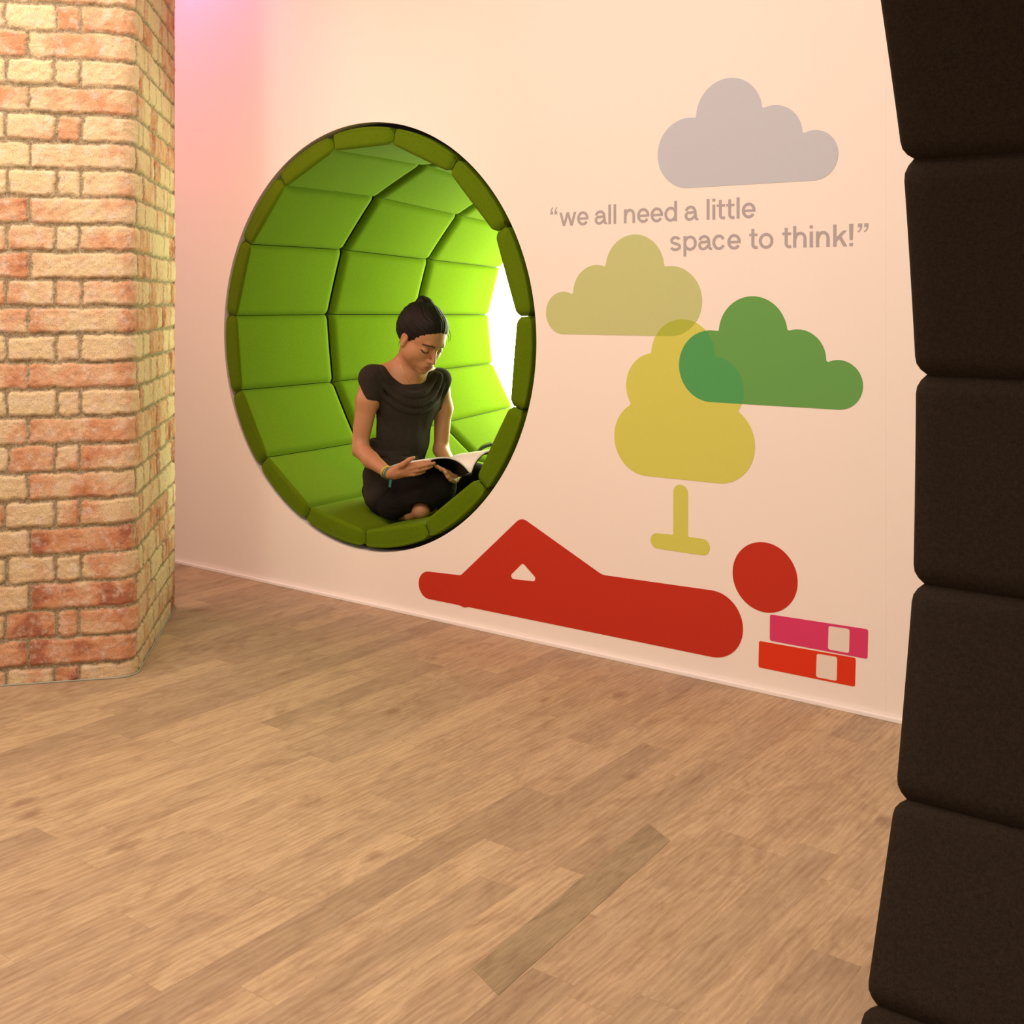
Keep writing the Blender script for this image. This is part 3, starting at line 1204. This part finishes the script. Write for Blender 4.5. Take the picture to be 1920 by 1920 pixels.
def ell(c, r, M=None):
    c = np.array(c, np.float32)
    r = np.array(r, np.float32)
    M = np.eye(3, dtype=np.float32) if M is None else np.array(M, np.float32)   # rows are the axes

    def f(P):
        q = (P - c) @ M.T
        k0 = np.sqrt(((q / r) ** 2).sum(-1))
        k1 = np.sqrt(((q / (r * r)) ** 2).sum(-1)) + 1e-9
        return k0 * (k0 - 1) / k1
    e = np.sqrt(((M * r[:, None]) ** 2).sum(0))
    f.lo, f.hi = c - e, c + e
    return f


def smin(a, b, k):
    h = np.maximum(k - np.abs(a - b), 0) / k
    return np.minimum(a, b) - h * h * k * 0.25


class Field:
    def __init__(self):
        self.ops = []

    def add(self, f, k=0.01):
        self.ops.append(('u', f, k))

    def cut(self, f, k=0.01):
        self.ops.append(('s', f, k))

    def at(self, P):
        P = np.asarray(P, np.float32)
        D = np.full(P.shape[:-1], 5.0, np.float32)
        for o, f, k in self.ops:
            d = f(P)
            D = smin(D, d, k) if o == 'u' else -smin(-D, d, k)
        return D

    def mesh(self, name, lo, hi, res, disp=None):
        lo, hi = np.array(lo, np.float32), np.array(hi, np.float32)
        n = np.ceil((hi - lo) / res).astype(int) + 1
        D = np.full(tuple(n), 0.05, np.float32)
        ax = [lo[k] + np.arange(n[k], dtype=np.float32) * res for k in range(3)]
        for o, f, k in self.ops:
            mg = k + 0.012
            if hasattr(f, 'lo'):
                i0 = np.clip(np.floor((f.lo - mg - lo) / res).astype(int), 0, n)
                i1 = np.clip(np.ceil((f.hi + mg - lo) / res).astype(int) + 1, 0, n)
            else:
                i0, i1 = np.zeros(3, int), n
            if (i1 <= i0).any():
                continue
            s = tuple(slice(a, b) for a, b in zip(i0, i1))
            P = np.stack(np.meshgrid(*[ax[q][s[q]] for q in range(3)], indexing='ij'), -1)
            d = f(P)
            D[s] = smin(D[s], d, k) if o == 'u' else -smin(-D[s], d, k)
        # surface nets
        neg = D < 0
        cnt = np.zeros(tuple(n - 1), np.int8)
        for a in (0, 1):
            for b in (0, 1):
                for c in (0, 1):
                    cnt += neg[a:n[0] - 1 + a, b:n[1] - 1 + b, c:n[2] - 1 + c]
        act = (cnt > 0) & (cnt < 8)
        cells = np.argwhere(act)
        vid = np.full(act.shape, -1, np.int32)
        vid[act] = np.arange(len(cells))
        acc = np.zeros((len(cells), 3), np.float32)
        num = np.zeros(len(cells), np.float32)
        cor = [(a, b, c) for a in (0, 1) for b in (0, 1) for c in (0, 1)]
        vals = {q: D[cells[:, 0] + q[0], cells[:, 1] + q[1], cells[:, 2] + q[2]] for q in cor}
        for p in cor:
            for axis in range(3):
                if p[axis]:
                    continue
                q = list(p)
                q[axis] = 1
                q = tuple(q)
                va, vb = vals[p], vals[q]
                m = (va < 0) != (vb < 0)
                t_ = np.where(m, va / (va - vb + 1e-12), 0)
                pt = np.zeros((len(cells), 3), np.float32) + np.array(p, np.float32)
                pt[:, axis] += t_
                acc += pt * m[:, None]
                num += m
        V = (cells + acc / num[:, None]) * res + lo
        Q = []
        for axis in range(3):
            u, v_ = [(1, 2), (2, 0), (0, 1)][axis]
            sl0 = [slice(None)] * 3
            sl1 = [slice(None)] * 3
            sl0[axis] = slice(0, -1)
            sl1[axis] = slice(1, None)
            A, B2 = neg[tuple(sl0)], neg[tuple(sl1)]
            e = np.argwhere(A != B2)
            e = e[(e[:, u] > 0) & (e[:, v_] > 0) & (e[:, u] < n[u] - 1) & (e[:, v_] < n[v_] - 1)]
            sg = A[e[:, 0], e[:, 1], e[:, 2]]
            ids = []
            for du, dv in ((1, 1), (0, 1), (0, 0), (1, 0)):
                c = e.copy()
                c[:, u] -= du
                c[:, v_] -= dv
                ids.append(vid[c[:, 0], c[:, 1], c[:, 2]])
            q = np.stack(ids, -1)
            q[~sg] = q[~sg][:, ::-1]
            Q.append(q)
        Q = np.concatenate(Q)
        Q = Q[(Q >= 0).all(1)]
        if disp is not None:
            V = disp(V)
        return np_mesh(name, V, Q), V


# ------------------------------------------------------------------ the reader
# own frame: x to the viewer's right, y away from the viewer, z up
PY = 4.15
P0 = Vector((CAMX - 0.40 * math.cos(YAW) - PY * math.sin(YAW), CAMY - 0.40 * math.sin(YAW) + PY * math.cos(YAW), 0))


def J(px, py, b=0.0):
    yy = PY + b
    return np.array(((px - 960) / F_PX * yy + 0.40, b, CAMZ - (py - 554) / F_PX * yy), np.float32)


def surf(fld, px, py, lift=0.0, t0=3.7, t1=4.7):
    d = np.array(((px - 960) / F_PX, 1.0, -(py - 554) / F_PX), np.float32)
    o = np.array((0.40, -PY, CAMZ), np.float32)
    t_ = t0
    for _ in range(200):
        s = float(fld.at((o + d * t_)[None])[0])
        if s < 0.0004 or t_ > t1:
            break
        t_ += max(s * 0.7, 0.0005)
    return o + d * (t_ - lift)


def basis(yaw, pitch, roll=0.0):
    y, p = math.radians(yaw), math.radians(pitch)
    Fv = np.array((math.sin(y) * math.cos(p), -math.cos(y) * math.cos(p), -math.sin(p)))
    Lv = np.array((math.cos(y), math.sin(y), 0.0))
    Uv = np.cross(Fv, Lv)
    if roll:
        r = math.radians(roll)
        Lv, Uv = Lv * math.cos(r) + Uv * math.sin(r), Uv * math.cos(r) - Lv * math.sin(r)
    return np.array((Fv, Lv, Uv), np.float32)


person = empty('person', P0, YAW)
tag(person, 'woman in a dark sleeveless top sitting cross-legged in the green nook, reading', 'person')

HB = basis(43, 31, -3)
HC = J(789, 634, -0.03)
TB = basis(36, 6)          # torso


def H(f, l, u):
    return HC + f * HB[0] + l * HB[1] + u * HB[2]


def hell(c, r, rot=None):
    return ell(H(*c), r, HB if rot is None else rot)


skin = Field()
# head
skin.add(hell((-.012, 0, .042), (.090, .071, .076)), .01)
skin.add(hell((.028, 0, -.018), (.058, .056, .074)), .03)
skin.add(hell((.044, 0, .040), (.043, .052, .045)), .03)
skin.add(hell((.038, 0, -.058), (.044, .041, .036)), .03)
skin.add(hell((.072, 0, -.089), (.017, .018, .014)), .020)
for s in (-1, 1):
    skin.add(hell((.052, s * .035, -.024), (.026, .021, .025)), .02)
    skin.add(hell((.014, s * .050, -.045), (.030, .014, .028)), .025)
skin.add(rcone(H(.082, -.026, .020), H(.084, .026, .020), .010, .010), .02)
for s in (-1, 1):
    skin.cut(hell((.096, s * .031, .002), (.017, .018, .013)), .014)
for s in (-1, 1):
    skin.add(hell((.071, s * .031, -.001), (.0150, .0160, .0115)), .004)
skin.add(rcone(H(.086, 0, .008), H(.104, 0, -.030), .0065, .0082), .010)
skin.add(hell((.104, 0, -.035), (.0105, .0090, .0075)), .006)
for s in (-1, 1):
    skin.add(hell((.094, s * .0115, -.037), (.0090, .0062, .0062)), .005)
    skin.cut(hell((.099, s * .0065, -.0435), (.0045, .0028, .0035)), .002)
skin.add(hell((.080, 0, -.062), (.016, .028, .018)), .015)
skin.add(hell((.0895, 0, -.0585), (.0085, .0210, .0050)), .004)
skin.add(hell((.0880, 0, -.0685), (.0085, .0180, .0060)), .004)
skin.cut(rcone(H(.0975, -.019, -.0632), H(.0975, .019, -.0632), .0022, .0022), .003)
# ears
for s in (-1, 1):
    er = HB.copy()
    skin.add(hell((-.004, s * .0705, -.004), (.0165, .0075, .0290)), .006)
    skin.cut(hell((.000, s * .080, -.001), (.0085, .0060, .0170)), .004)
    skin.add(hell((.001, s * .071, -.029), (.0080, .0060, .0090)), .005)
# neck and shoulders
nk0, nk1 = J(768, 690, .045), H(-.028, 0, -.035)
skin.add(rcone(nk0, nk1, .049, .043), .014)
skin.add(rcone(H(-.012, 0, -.06), J(775, 692, .010), .034, .036), .02)
SR, SL = J(697, 714, -.035), J(824, 717, .120)
skin.add(rcone(J(766, 686, .05), J(704, 706, -.01), .036, .036), .04)
skin.add(rcone(J(770, 686, .06), J(818, 710, .11), .036, .031), .04)
skin.add(ell(J(765, 742, .060), (.078, .135, .110), TB), .04)
# collar bones
skin.add(ell(J(754, 815, .060), (.070, .088, .12), TB), .04)
skin.add(ell(J(738, 905, .080), (.080, .098, .075), TB), .04)
# arms
ER, WR = J(673, 838, -.055), J(727, 886, -.190)
skin.add(rcone(SR, J(689, 752, -.045), .040, .0385), .02)
skin.add(rcone(J(689, 752, -.045), ER, .0385, .0300), .02)
skin.add(rcone(ER, J(695, 862, -.115), .0305, .0290), .02)
skin.add(rcone(J(695, 862, -.115), WR, .0285, .0185), .01)
EL, WL = J(827, 843, .135), J(858, 892, -.060)
skin.add(rcone(SL, J(831, 765, .130), .037, .033), .02)
skin.add(rcone(J(831, 765, .130), EL, .033, .0265), .02)
skin.add(rcone(EL, WL, .0290, .0150), .015)
# right hand (under the left side of the magazine)


def chain(pts, rs, k=.003):
    for i in range(len(pts) - 1):
        skin.add(rcone(pts[i], pts[i + 1], rs[i], rs[i + 1]), k)


skin.add(rcone(J(731, 888, -.197), J(748, 885, -.212), .0170, .0165), .012)
skin.add(rcone(J(738, 882, -.205), J(762, 874, -.218), .0115, .0105), .010)
skin.add(rcone(J(740, 888, -.205), J(765, 881, -.218), .0115, .0105), .010)
skin.add(rcone(J(740, 893, -.200), J(763, 888, -.213), .0105, .0095), .010)
FR = [.0082, .0076, .0066, .0056]
chain([J(762, 874, -.218), J(780, 870, -.232), J(795, 867, -.228), J(806, 866, -.220)], FR)
chain([J(765, 879, -.220), J(785, 875, -.238), J(802, 871, -.235), J(814, 868.5, -.228)], FR)
chain([J(765, 885, -.216), J(784, 882, -.234), J(799, 878, -.232), J(809, 874.5, -.226)], FR)
chain([J(761, 890, -.210), J(776, 889.5, -.224), J(788, 887, -.224), J(796, 884, -.220)], [.0072, .0066, .0058, .0050])
chain([J(742, 880, -.212), J(755, 871, -.232), J(766, 863, -.238), J(775, 858.5, -.236)], [.0110, .0090, .0078, .0062], .006)
# left hand (below the spine of the magazine)
skin.add(rcone(J(857, 894, -.08), J(852, 896, -.145), .0105, .0110), .010)
skin.add(rcone(J(854, 897, -.13), J(847, 893, -.170), .0110, .0100), .010)
skin.add(rcone(J(854, 900, -.13), J(850, 901, -.170), .0100, .0090), .010)
chain([J(846, 890, -.168), J(836, 885, -.190), J(827, 879, -.200), J(820, 874, -.196)], FR)
chain([J(849, 896, -.172), J(841, 892, -.197), J(836, 886, -.206), J(832, 880, -.203)], FR)
chain([J(852, 902, -.172), J(845, 899, -.195), J(840, 894, -.203), J(836, 889, -.203)], FR)
chain([J(842, 886, -.155), J(828, 880, -.172), J(819, 875, -.178), J(813, 871, -.176)], [.0076, .007, .006, .0052])
# legs and feet
skin.add(rcone(J(724, 920, .03), J(822, 908, -.110), .060, .042), .02)
skin.add(rcone(J(822, 910, -.110), J(752, 950, -.100), .038, .026), .02)
skin.add(rcone(J(770, 918, .13), J(893, 900, .10), .060, .042), .02)
skin.add(rcone(J(893, 902, .10), J(806, 952, -.060), .036, .024), .02)
skin.add(rcone(J(806, 952, -.060), J(790, 956, -.125), .025, .0265), .012)
skin.add(rcone(J(789, 957, -.125), J(768, 964, -.090), .0260, .0200), .014)
skin.add(rcone(J(768, 965, -.090), J(752, 968, -.050), .0200, .0140), .012)

sk_me, SV = skin.mesh('body', (-.16, -.29, .235), (.32, .26, 1.02), .0021)
hv = (SV - HC) @ HB.T                      # head coordinates f, l, u
col = np.zeros((len(SV), 4), np.float32)
col[:, 3] = 1
f_, l_, u_ = hv[:, 0], hv[:, 1], hv[:, 2]
lip = (((l_ / .0225) ** 2 + ((u_ + .0637) / (.0100 * (1 - .25 * np.clip(np.abs(l_) / .022, 0, 1)))) ** 2) < 1) & (f_ > .06)
col[:, 0] = lip * 1.0


def polydist(P, pts):
    d = np.full(len(P), 9.0)
    for a, b in zip(pts[:-1], pts[1:]):
        a, b = np.array(a), np.array(b)
        ba = b - a
        h = np.clip(((P - a) @ ba) / (ba @ ba), 0, 1)
        d = np.minimum(d, np.sqrt((((P - a) - h[:, None] * ba) ** 2).sum(1)))
    return d


UL = np.stack([l_, u_], -1)
front = f_ > .045
for s in (-1, 1):
    br = polydist(UL, [(s * .014, .0205), (s * .028, .0245), (s * .040, .0225), (s * .047, .0175)])
    wdt = .0036 - .0012 * np.clip((np.abs(l_) - .02) / .03, 0, 1)
    col[:, 1] = np.maximum(col[:, 1], front * np.clip(1.6 - br / wdt, 0, 1) * .95)
    ls = polydist(UL, [(s * .0190, -.0065), (s * .0250, -.0105), (s * .0330, -.0110), (s * .0410, -.0080), (s * .0465, -.0030)])
    col[:, 1] = np.maximum(col[:, 1], front * np.clip(1.5 - ls / .0022, 0, 1))
col[:, 2] = front * np.clip(1 - (((np.abs(l_) - .058) / .02) ** 2 + ((u_ + .02) / .02) ** 2), 0, 1)
ca = sk_me.color_attributes.new('face', 'FLOAT_COLOR', 'POINT')
ca.data.foreach_set('color', col.ravel())
t = NT('skin')
at = t.n('ShaderNodeAttribute', attribute_name='face')
sp = t.n('ShaderNodeSeparateColor')
t.l(at.outputs['Color'], sp.inputs[0])
v = t.coords()
bs = t.mix(t.noise(v, 25, 3), (0.40, 0.185, 0.092), (0.46, 0.225, 0.115))
bs = t.mix(t.math('MULTIPLY', sp.outputs[0], 0.8), bs, (0.30, 0.075, 0.055))
bs = t.mix(sp.outputs[1], bs, (0.020, 0.010, 0.007))
t.color(bs)
t.setv(rough=0.48, spec=0.4)
t.b.inputs['Subsurface Weight'].default_value = 0.12
t.b.inputs['Subsurface Scale'].default_value = 0.008
t.b.inputs['Subsurface Radius'].default_value = (1.0, 0.35, 0.2)
M_SKIN = t.m
link('body', sk_me, M_SKIN, person, True)

# hair
hair = Field()
hair.add(hell((-.014, 0, .044), (.0985, .0790, .0850)), .01)
hair.add(hell((-.040, 0, .012), (.066, .068, .062)), .03)
hair.add(hell((.030, 0, .060), (.050, .058, .055)), .02)


def hairline(P):
    q = (P - HC) @ HB.T
    f, l, u = q[..., 0], q[..., 1], q[..., 2]
    # everything in front of the hairline is removed; temples swept back to the ears
    lim = .021 + .66 * (u + .004) + .010 * np.cos(np.clip(l / .05, -1.6, 1.6) * 1.9) * (u > .03) + np.abs(l) * .28
    d1 = (lim - f) * .80
    d2 = (u + .050 + .5 * np.clip(-f - .02, -.05, .05)) * .9
    return np.minimum(d1, d2)


hair.ops.append(('s', lambda P: hairline(P), .006))
for s in (-1, 1):
    hair.cut(hell((.002, s * .082, -.012), (.016, .020, .026)), .006)
BUN = H(-.053, .004, .112)
hair.add(ell(BUN, (.030, .030, .0225), HB), .006)
hair.add(ell(H(-.060, -.006, .122), (.019, .021, .014), HB), .006)
hair.add(rcone(H(-.038, .018, .114), H(-.068, .016, .118), .010, .009), .008)
hair.add(rcone(H(-.046, -.022, .100), H(-.073, -.010, .110), .010, .009), .008)


def hair_disp(V):
    q = (V - HC) @ HB.T
    b = q - np.array((-.055, 0, .115))
    ang = np.arctan2(q[:, 1], q[:, 2] - .02) * 1.0
    s = np.sin(ang * 46 + 3 * np.sin(q[:, 0] * 60)) * .0005 + np.sin(ang * 19 + q[:, 0] * 40) * .0006
    n = (V - H(-.02, 0, .04))
    n = n / np.linalg.norm(n, axis=1)[:, None]
    return (V + n * s[:, None]).astype(np.float32)


lo, hi = HC - .17, HC + .19
hr_me, _ = hair.mesh('hair', lo, hi, .0024, hair_disp)
t = NT('dark_hair')
v = t.coords()
t.color(t.mix(t.noise(v, 300, 4), (0.004, 0.0028, 0.0025), (0.013, 0.0085, 0.007)))
t.setv(rough=0.6, spec=0.18)
M_HAIR = t.m
hobj = link('hair', hr_me, M_HAIR, person, True)
parts = []
for pts in ([(757, 622), (753, 632), (749, 641), (747, 650)], [(758, 628), (755, 640), (755, 655), (757, 668)], [(760, 634), (757, 645), (752, 655)],
            [(757, 618), (751, 627), (750, 634)], [(842, 618), (845, 630), (844, 640)], [(838, 624), (842, 634), (841, 642)], [(776, 573), (770, 583), (766, 592)],
            [(778, 566), (773, 572), (771, 580)], [(800, 562), (806, 568), (810, 574)], [(785, 561), (780, 563), (776, 569)]):
    b = -.02 if pts[0][0] < 800 else -.05
    V, Fc = tube_geo([J(x, y, b) for x, y in pts], [.0010] * (len(pts) - 1) + [.0004], 5)
    mesh('loose_strand', V, Fc, M_HAIR, hobj, True)

# top
top = Field()
top.add(ell(J(765, 752, .055), (.092, .130, .105), TB), .04)
top.add(ell(J(750, 822, .055), (.085, .117, .118), TB), .05)
top.add(ell(J(740, 890, .060), (.100, .118, .075), TB), .05)
top.add(rcone(J(742, 702, -.005), J(698, 707, -.030), .035, .040), .03)
top.add(rcone(J(697, 710, -.030), J(690, 744, -.045), .0435, .0440), .03)
top.add(rcone(J(792, 708, .060), J(823, 711, .110), .036, .035), .03)
top.add(rcone(J(824, 713, .112), J(832, 748, .125), .039, .038), .03)
# sleeve openings
def below(p, n, lo, hi):
    p, n = np.array(p, np.float32), np.array(n, np.float32)
    n = n / np.linalg.norm(n)
    lo, hi = np.array(lo, np.float32), np.array(hi, np.float32)

    def f(P):
        d = (P - p) @ n
        q = np.abs(P - (lo + hi) / 2) - (hi - lo) / 2
        return np.maximum(d, q.max(-1))
    f.lo, f.hi = lo, hi
    return f


pR, pL = J(687, 743, -.05), J(838, 738, .13)
top.cut(below(pR, (.85, 0, .52), pR + (-.12, -.13, -.16), pR + (.030, .13, .07)), .004)
top.cut(below(pL, (-.93, 0, .36), pL + (-.016, -.13, -.16), pL + (.12, .13, .07)), .004)
# hem lying on the lap and hip
top.add(rcone(J(716, 890, .000), J(704, 934, -.030), .052, .038), .03)
top.add(rcone(J(740, 885, -.02), J(715, 925, -.055), .050, .024), .03)
top.add(rcone(J(708, 905, .09), J(703, 928, .03), .050, .042), .03)
base_top = Field()
base_top.ops = list(top.ops)
# deep draped neckline
top.cut(ell(J(768, 676, -.015), (.110, .085, .082), TB), .010)


def fold(pts, r, k=.010):
    q = [surf(base_top, x, y, 0.0) for x, y in pts]
    # smooth curve through the points
    cr = []
    for i in range(len(q) - 1):
        a, b = q[max(i - 1, 0)], q[i]
        c, d = q[i + 1], q[min(i + 2, len(q) - 1)]
        for j in range(5):
            t_ = j / 5
            cr.append(.5 * ((2 * b) + (c - a) * t_ + (2 * a - 5 * b + 4 * c - d) * t_ ** 2 + (3 * b - a - 3 * c + d) * t_ ** 3))
    cr.append(q[-1])
    n = len(cr)
    for i in range(n - 1):
        w0 = math.sin(PI * (i + .6) / (n + .2)) ** .5
        top.add(rcone(cr[i], cr[i + 1], r * w0, r * w0), k)


fold([(714, 690), (724, 706), (738, 724), (757, 737), (776, 742), (796, 735), (812, 716), (818, 700)], .0095)
fold([(706, 694), (720, 722), (742, 743), (768, 756), (792, 754), (814, 738), (824, 716), (824, 702)], .0090)
fold([(700, 704), (716, 738), (744, 762), (772, 771), (800, 765), (822, 744), (832, 720)], .0060)
fold([(700, 842), (712, 850), (735, 853), (765, 850)], .006)
fold([(782, 860), (770, 862), (752, 862), (730, 858)], .006)
fold([(708, 780), (714, 800), (712, 820)], .004)


def top_disp(V):
    n = vnoise(V, 22, 31) - .5
    n2 = vnoise(V * np.array((1, 1, .4)), 60, 32) - .5
    c = J(755, 830, .06)
    d = V - c
    d[:, 2] *= .3
    d /= np.linalg.norm(d, axis=1)[:, None] + 1e-6
    return (V + d * (n * .006 + n2 * .002)[:, None]).astype(np.float32)


tp_me, _ = top.mesh('top', (-.17, -.2, .27), (.25, .28, .86), .0028, top_disp)
M_TOP = fabric('dark_knit', (0.016, 0.0125, 0.010), (0.040, 0.032, 0.026), scale=700, bump=.4, sheen=.35)
link('draped_top', tp_me, M_TOP, person, True)

# trousers
tr = Field()
tr.add(ell(J(738, 915, .075), (.100, .112, .082), TB), .03)
tr.add(rcone(J(722, 922, .02), J(822, 910, -.110), .070, .056), .03)
tr.add(rcone(J(822, 911, -.110), J(795, 930, -.115), .056, .052), .03)
tr.add(rcone(J(795, 932, -.110), J(735, 948, -.080), .052, .040), .03)
tr.add(rcone(J(735, 948, -.080), J(716, 942, -.02), .042, .042), .03)
tr.add(rcone(J(770, 918, .13), J(893, 900, .08), .082, .062), .03)
tr.add(rcone(J(893, 904, .10), J(815, 950, -.035), .052, .036), .02)
tr.cut(ell(J(790, 958, -.150), (.036, .050, .030)), .010)
tr.add(rcone(J(770, 889, -.05), J(830, 893, -.09), .012, .018), .03)


def tr_disp(V):
    n = vnoise(V, 26, 41) - .5
    n2 = vnoise(V * np.array((1, 1, 2.)), 55, 42) - .5
    d = V - J(770, 925, .0)
    d /= np.linalg.norm(d, axis=1)[:, None] + 1e-6
    return (V + d * (n * .007 + n2 * .003)[:, None]).astype(np.float32)


tr_me, _ = tr.mesh('trousers', (-.2, -.25, .2), (.40, .32, .52), .0033, tr_disp)
M_TRS = fabric('black_jersey', (0.006, 0.0045, 0.0045), (0.014, 0.011, 0.010), scale=700, bump=.3, sheen=.1)
link('trousers', tr_me, M_TRS, person, True)

# necklace, wristbands
pts = [surf(skin, x, y, .0008) for x, y in [(750, 682), (754, 692), (760, 704), (766, 714), (772, 722), (780, 724), (788, 720), (794, 712), (796, 702)]]
V, Fc = tube_geo(pts, .0009, 6)
M_GOLD = simple('gold_chain', (0.80, 0.62, 0.25), 0.3, 0.9)
mesh('necklace', V, Fc, M_GOLD, person, True)
fa = Vector(WR) - Vector(J(695, 862, -.115))
fa.normalize()
e1 = fa.cross(Vector((0, 0, 1))).normalized()
e2 = fa.cross(e1)


def band(name, cpt, r, w_, mat, tilt=0.0):
    V, n = [], 40
    ax = (fa + e2 * tilt).normalized()
    a1_, b1_ = ax.cross(e1).normalized(), None
    b1_ = ax.cross(a1_)
    for i in range(n):
        a = 2 * PI * i / n
        d = a1_ * math.cos(a) + b1_ * math.sin(a)
        for rr, o in ((r, -w_ / 2), (r + .0016, -w_ / 2), (r + .0016, w_ / 2), (r, w_ / 2)):
            V.append(Vector(cpt) + d * rr + ax * o)
    Fc = []
    for i in range(n):
        j = (i + 1) % n
        for k in range(4):
            k2 = (k + 1) % 4
            Fc.append((i * 4 + k, j * 4 + k, j * 4 + k2, i * 4 + k2))
    return mesh(name, V, Fc, mat, person, False)


band('bracelet', J(724.5, 884.5, -.185), .0205, .007, simple('lime_thread', (0.42, 0.44, 0.06), 0.7), .1)
M_TEAL = simple('teal_woven', (0.010, 0.155, 0.125), 0.7)
wb = band('wristband', J(730, 888, -.195), .0200, .008, M_TEAL, -.1)
wb['label'] = 'teal wristband with hanging end'
q0, q1 = J(732, 899, -.213), J(731, 914, -.216)
bm = bmesh.new()
cq = (q0 + q1) / 2
box_bm(bm, tuple(cq), (.0085, .0015, float(q0[2] - q1[2])), .0005)
bmesh.ops.rotate(bm, verts=bm.verts, cent=Vector(cq), matrix=Matrix.Rotation(math.radians(6), 3, 'Y'))
bm_obj('tag', bm, M_TEAL, wb)

# ------------------------------------------------------------------ magazine
mag = empty('magazine', P0, YAW)
tag(mag, 'open magazine with a black cover and curved white pages in the hands of the woman', 'magazine')
EX = np.array((-.120, .150, -.036), np.float32)


def cat(pts, n=6):
    q = [np.array(p, np.float32) for p in pts]
    cr = []
    for i in range(len(q) - 1):
        a, b = q[max(i - 1, 0)], q[i]
        c, d = q[i + 1], q[min(i + 2, len(q) - 1)]
        for j in range(n):
            t_ = j / n
            cr.append(.5 * ((2 * b) + (c - a) * t_ + (2 * a - 5 * b + 4 * c - d) * t_ ** 2 + (3 * b - a - 3 * c + d) * t_ ** 3))
    cr.append(q[-1])
    return cr


def slab(name, prof, t0, t1, mat, ex=EX, par=None, smooth=False, o0=0.0):
    """sheet following prof (top edge); thickness t0..t1 measured downward from the upper surface, extruded along ex"""
    n = len(prof)
    V = []
    for i, p in enumerate(prof):
        a, b = prof[max(i - 1, 0)], prof[min(i + 1, n - 1)]
        tn = np.array((b - a))
        nn = np.array((-tn[2], 0, tn[0]))
        nn = nn / (np.linalg.norm(nn) + 1e-9)
        th = t0 + (t1 - t0) * i / (n - 1)
        up, dn = p - nn * o0, p - nn * (o0 + th)
        V += [up, dn, dn + ex, up + ex]
    Fc = []
    for i in range(n - 1):
        for k in range(4):
            k2 = (k + 1) % 4
            Fc.append((i * 4 + k, i * 4 + k2, i * 4 + 4 + k2, i * 4 + 4 + k))
    Fc += [(3, 2, 1, 0), tuple((n - 1) * 4 + k for k in range(4))]
    return mesh(name, V, Fc, mat, mag if par is None else par)


tpg = NT('page_paper')
vv = tpg.coords()
tpg.color(tpg.mix(tpg.noise(vv, 40, 2), (0.72, 0.70, 0.66), (0.80, 0.78, 0.74)))
tpg.setv(rough=0.45, spec=0.4)
M_PAGE = tpg.m
M_COVER = simple('black_cover', (0.008, 0.007, 0.008), 0.3, spec=0.5)
lp = cat([J(790, 866, -.218), J(800, 862.5, -.214), J(811, 859, -.211), J(824, 857, -.208), J(842, 857.5, -.200), J(858, 863, -.194), J(871, 873, -.189), J(882, 886, -.185)])
rp = cat([J(882, 886, -.185), J(886.5, 873, -.183), J(893, 861.5, -.181), J(903, 851, -.178), J(915, 844.5, -.174), J(932, 841, -.168), J(955, 843, -.158)])
slab('left_pages', lp, .0062, .0030, M_PAGE)
slab('right_pages', rp, .0030, .0055, M_PAGE)
slab('cover', lp, .0034, .0012, M_COVER, o0=.0040)
slab('cover', rp, .0012, .0012, M_COVER, o0=.0060)
gp = lp[-1] + np.array((0, 0, -.0050), np.float32)
V, Fc = tube_geo([gp + EX * k / 4 for k in range(5)], .0058, 10)
mesh('spine', V, Fc, M_COVER, mag, True)
pg = slab('turned_page', cat([J(894, 848, .02), J(901, 839.5, .02), J(912, 834, .02), J(928, 831, .02), J(945, 833, .02)]), .010, .010, M_COVER, ex=np.array((0, .05, 0), np.float32))
pg['label'] = 'dark page curling up at the back'
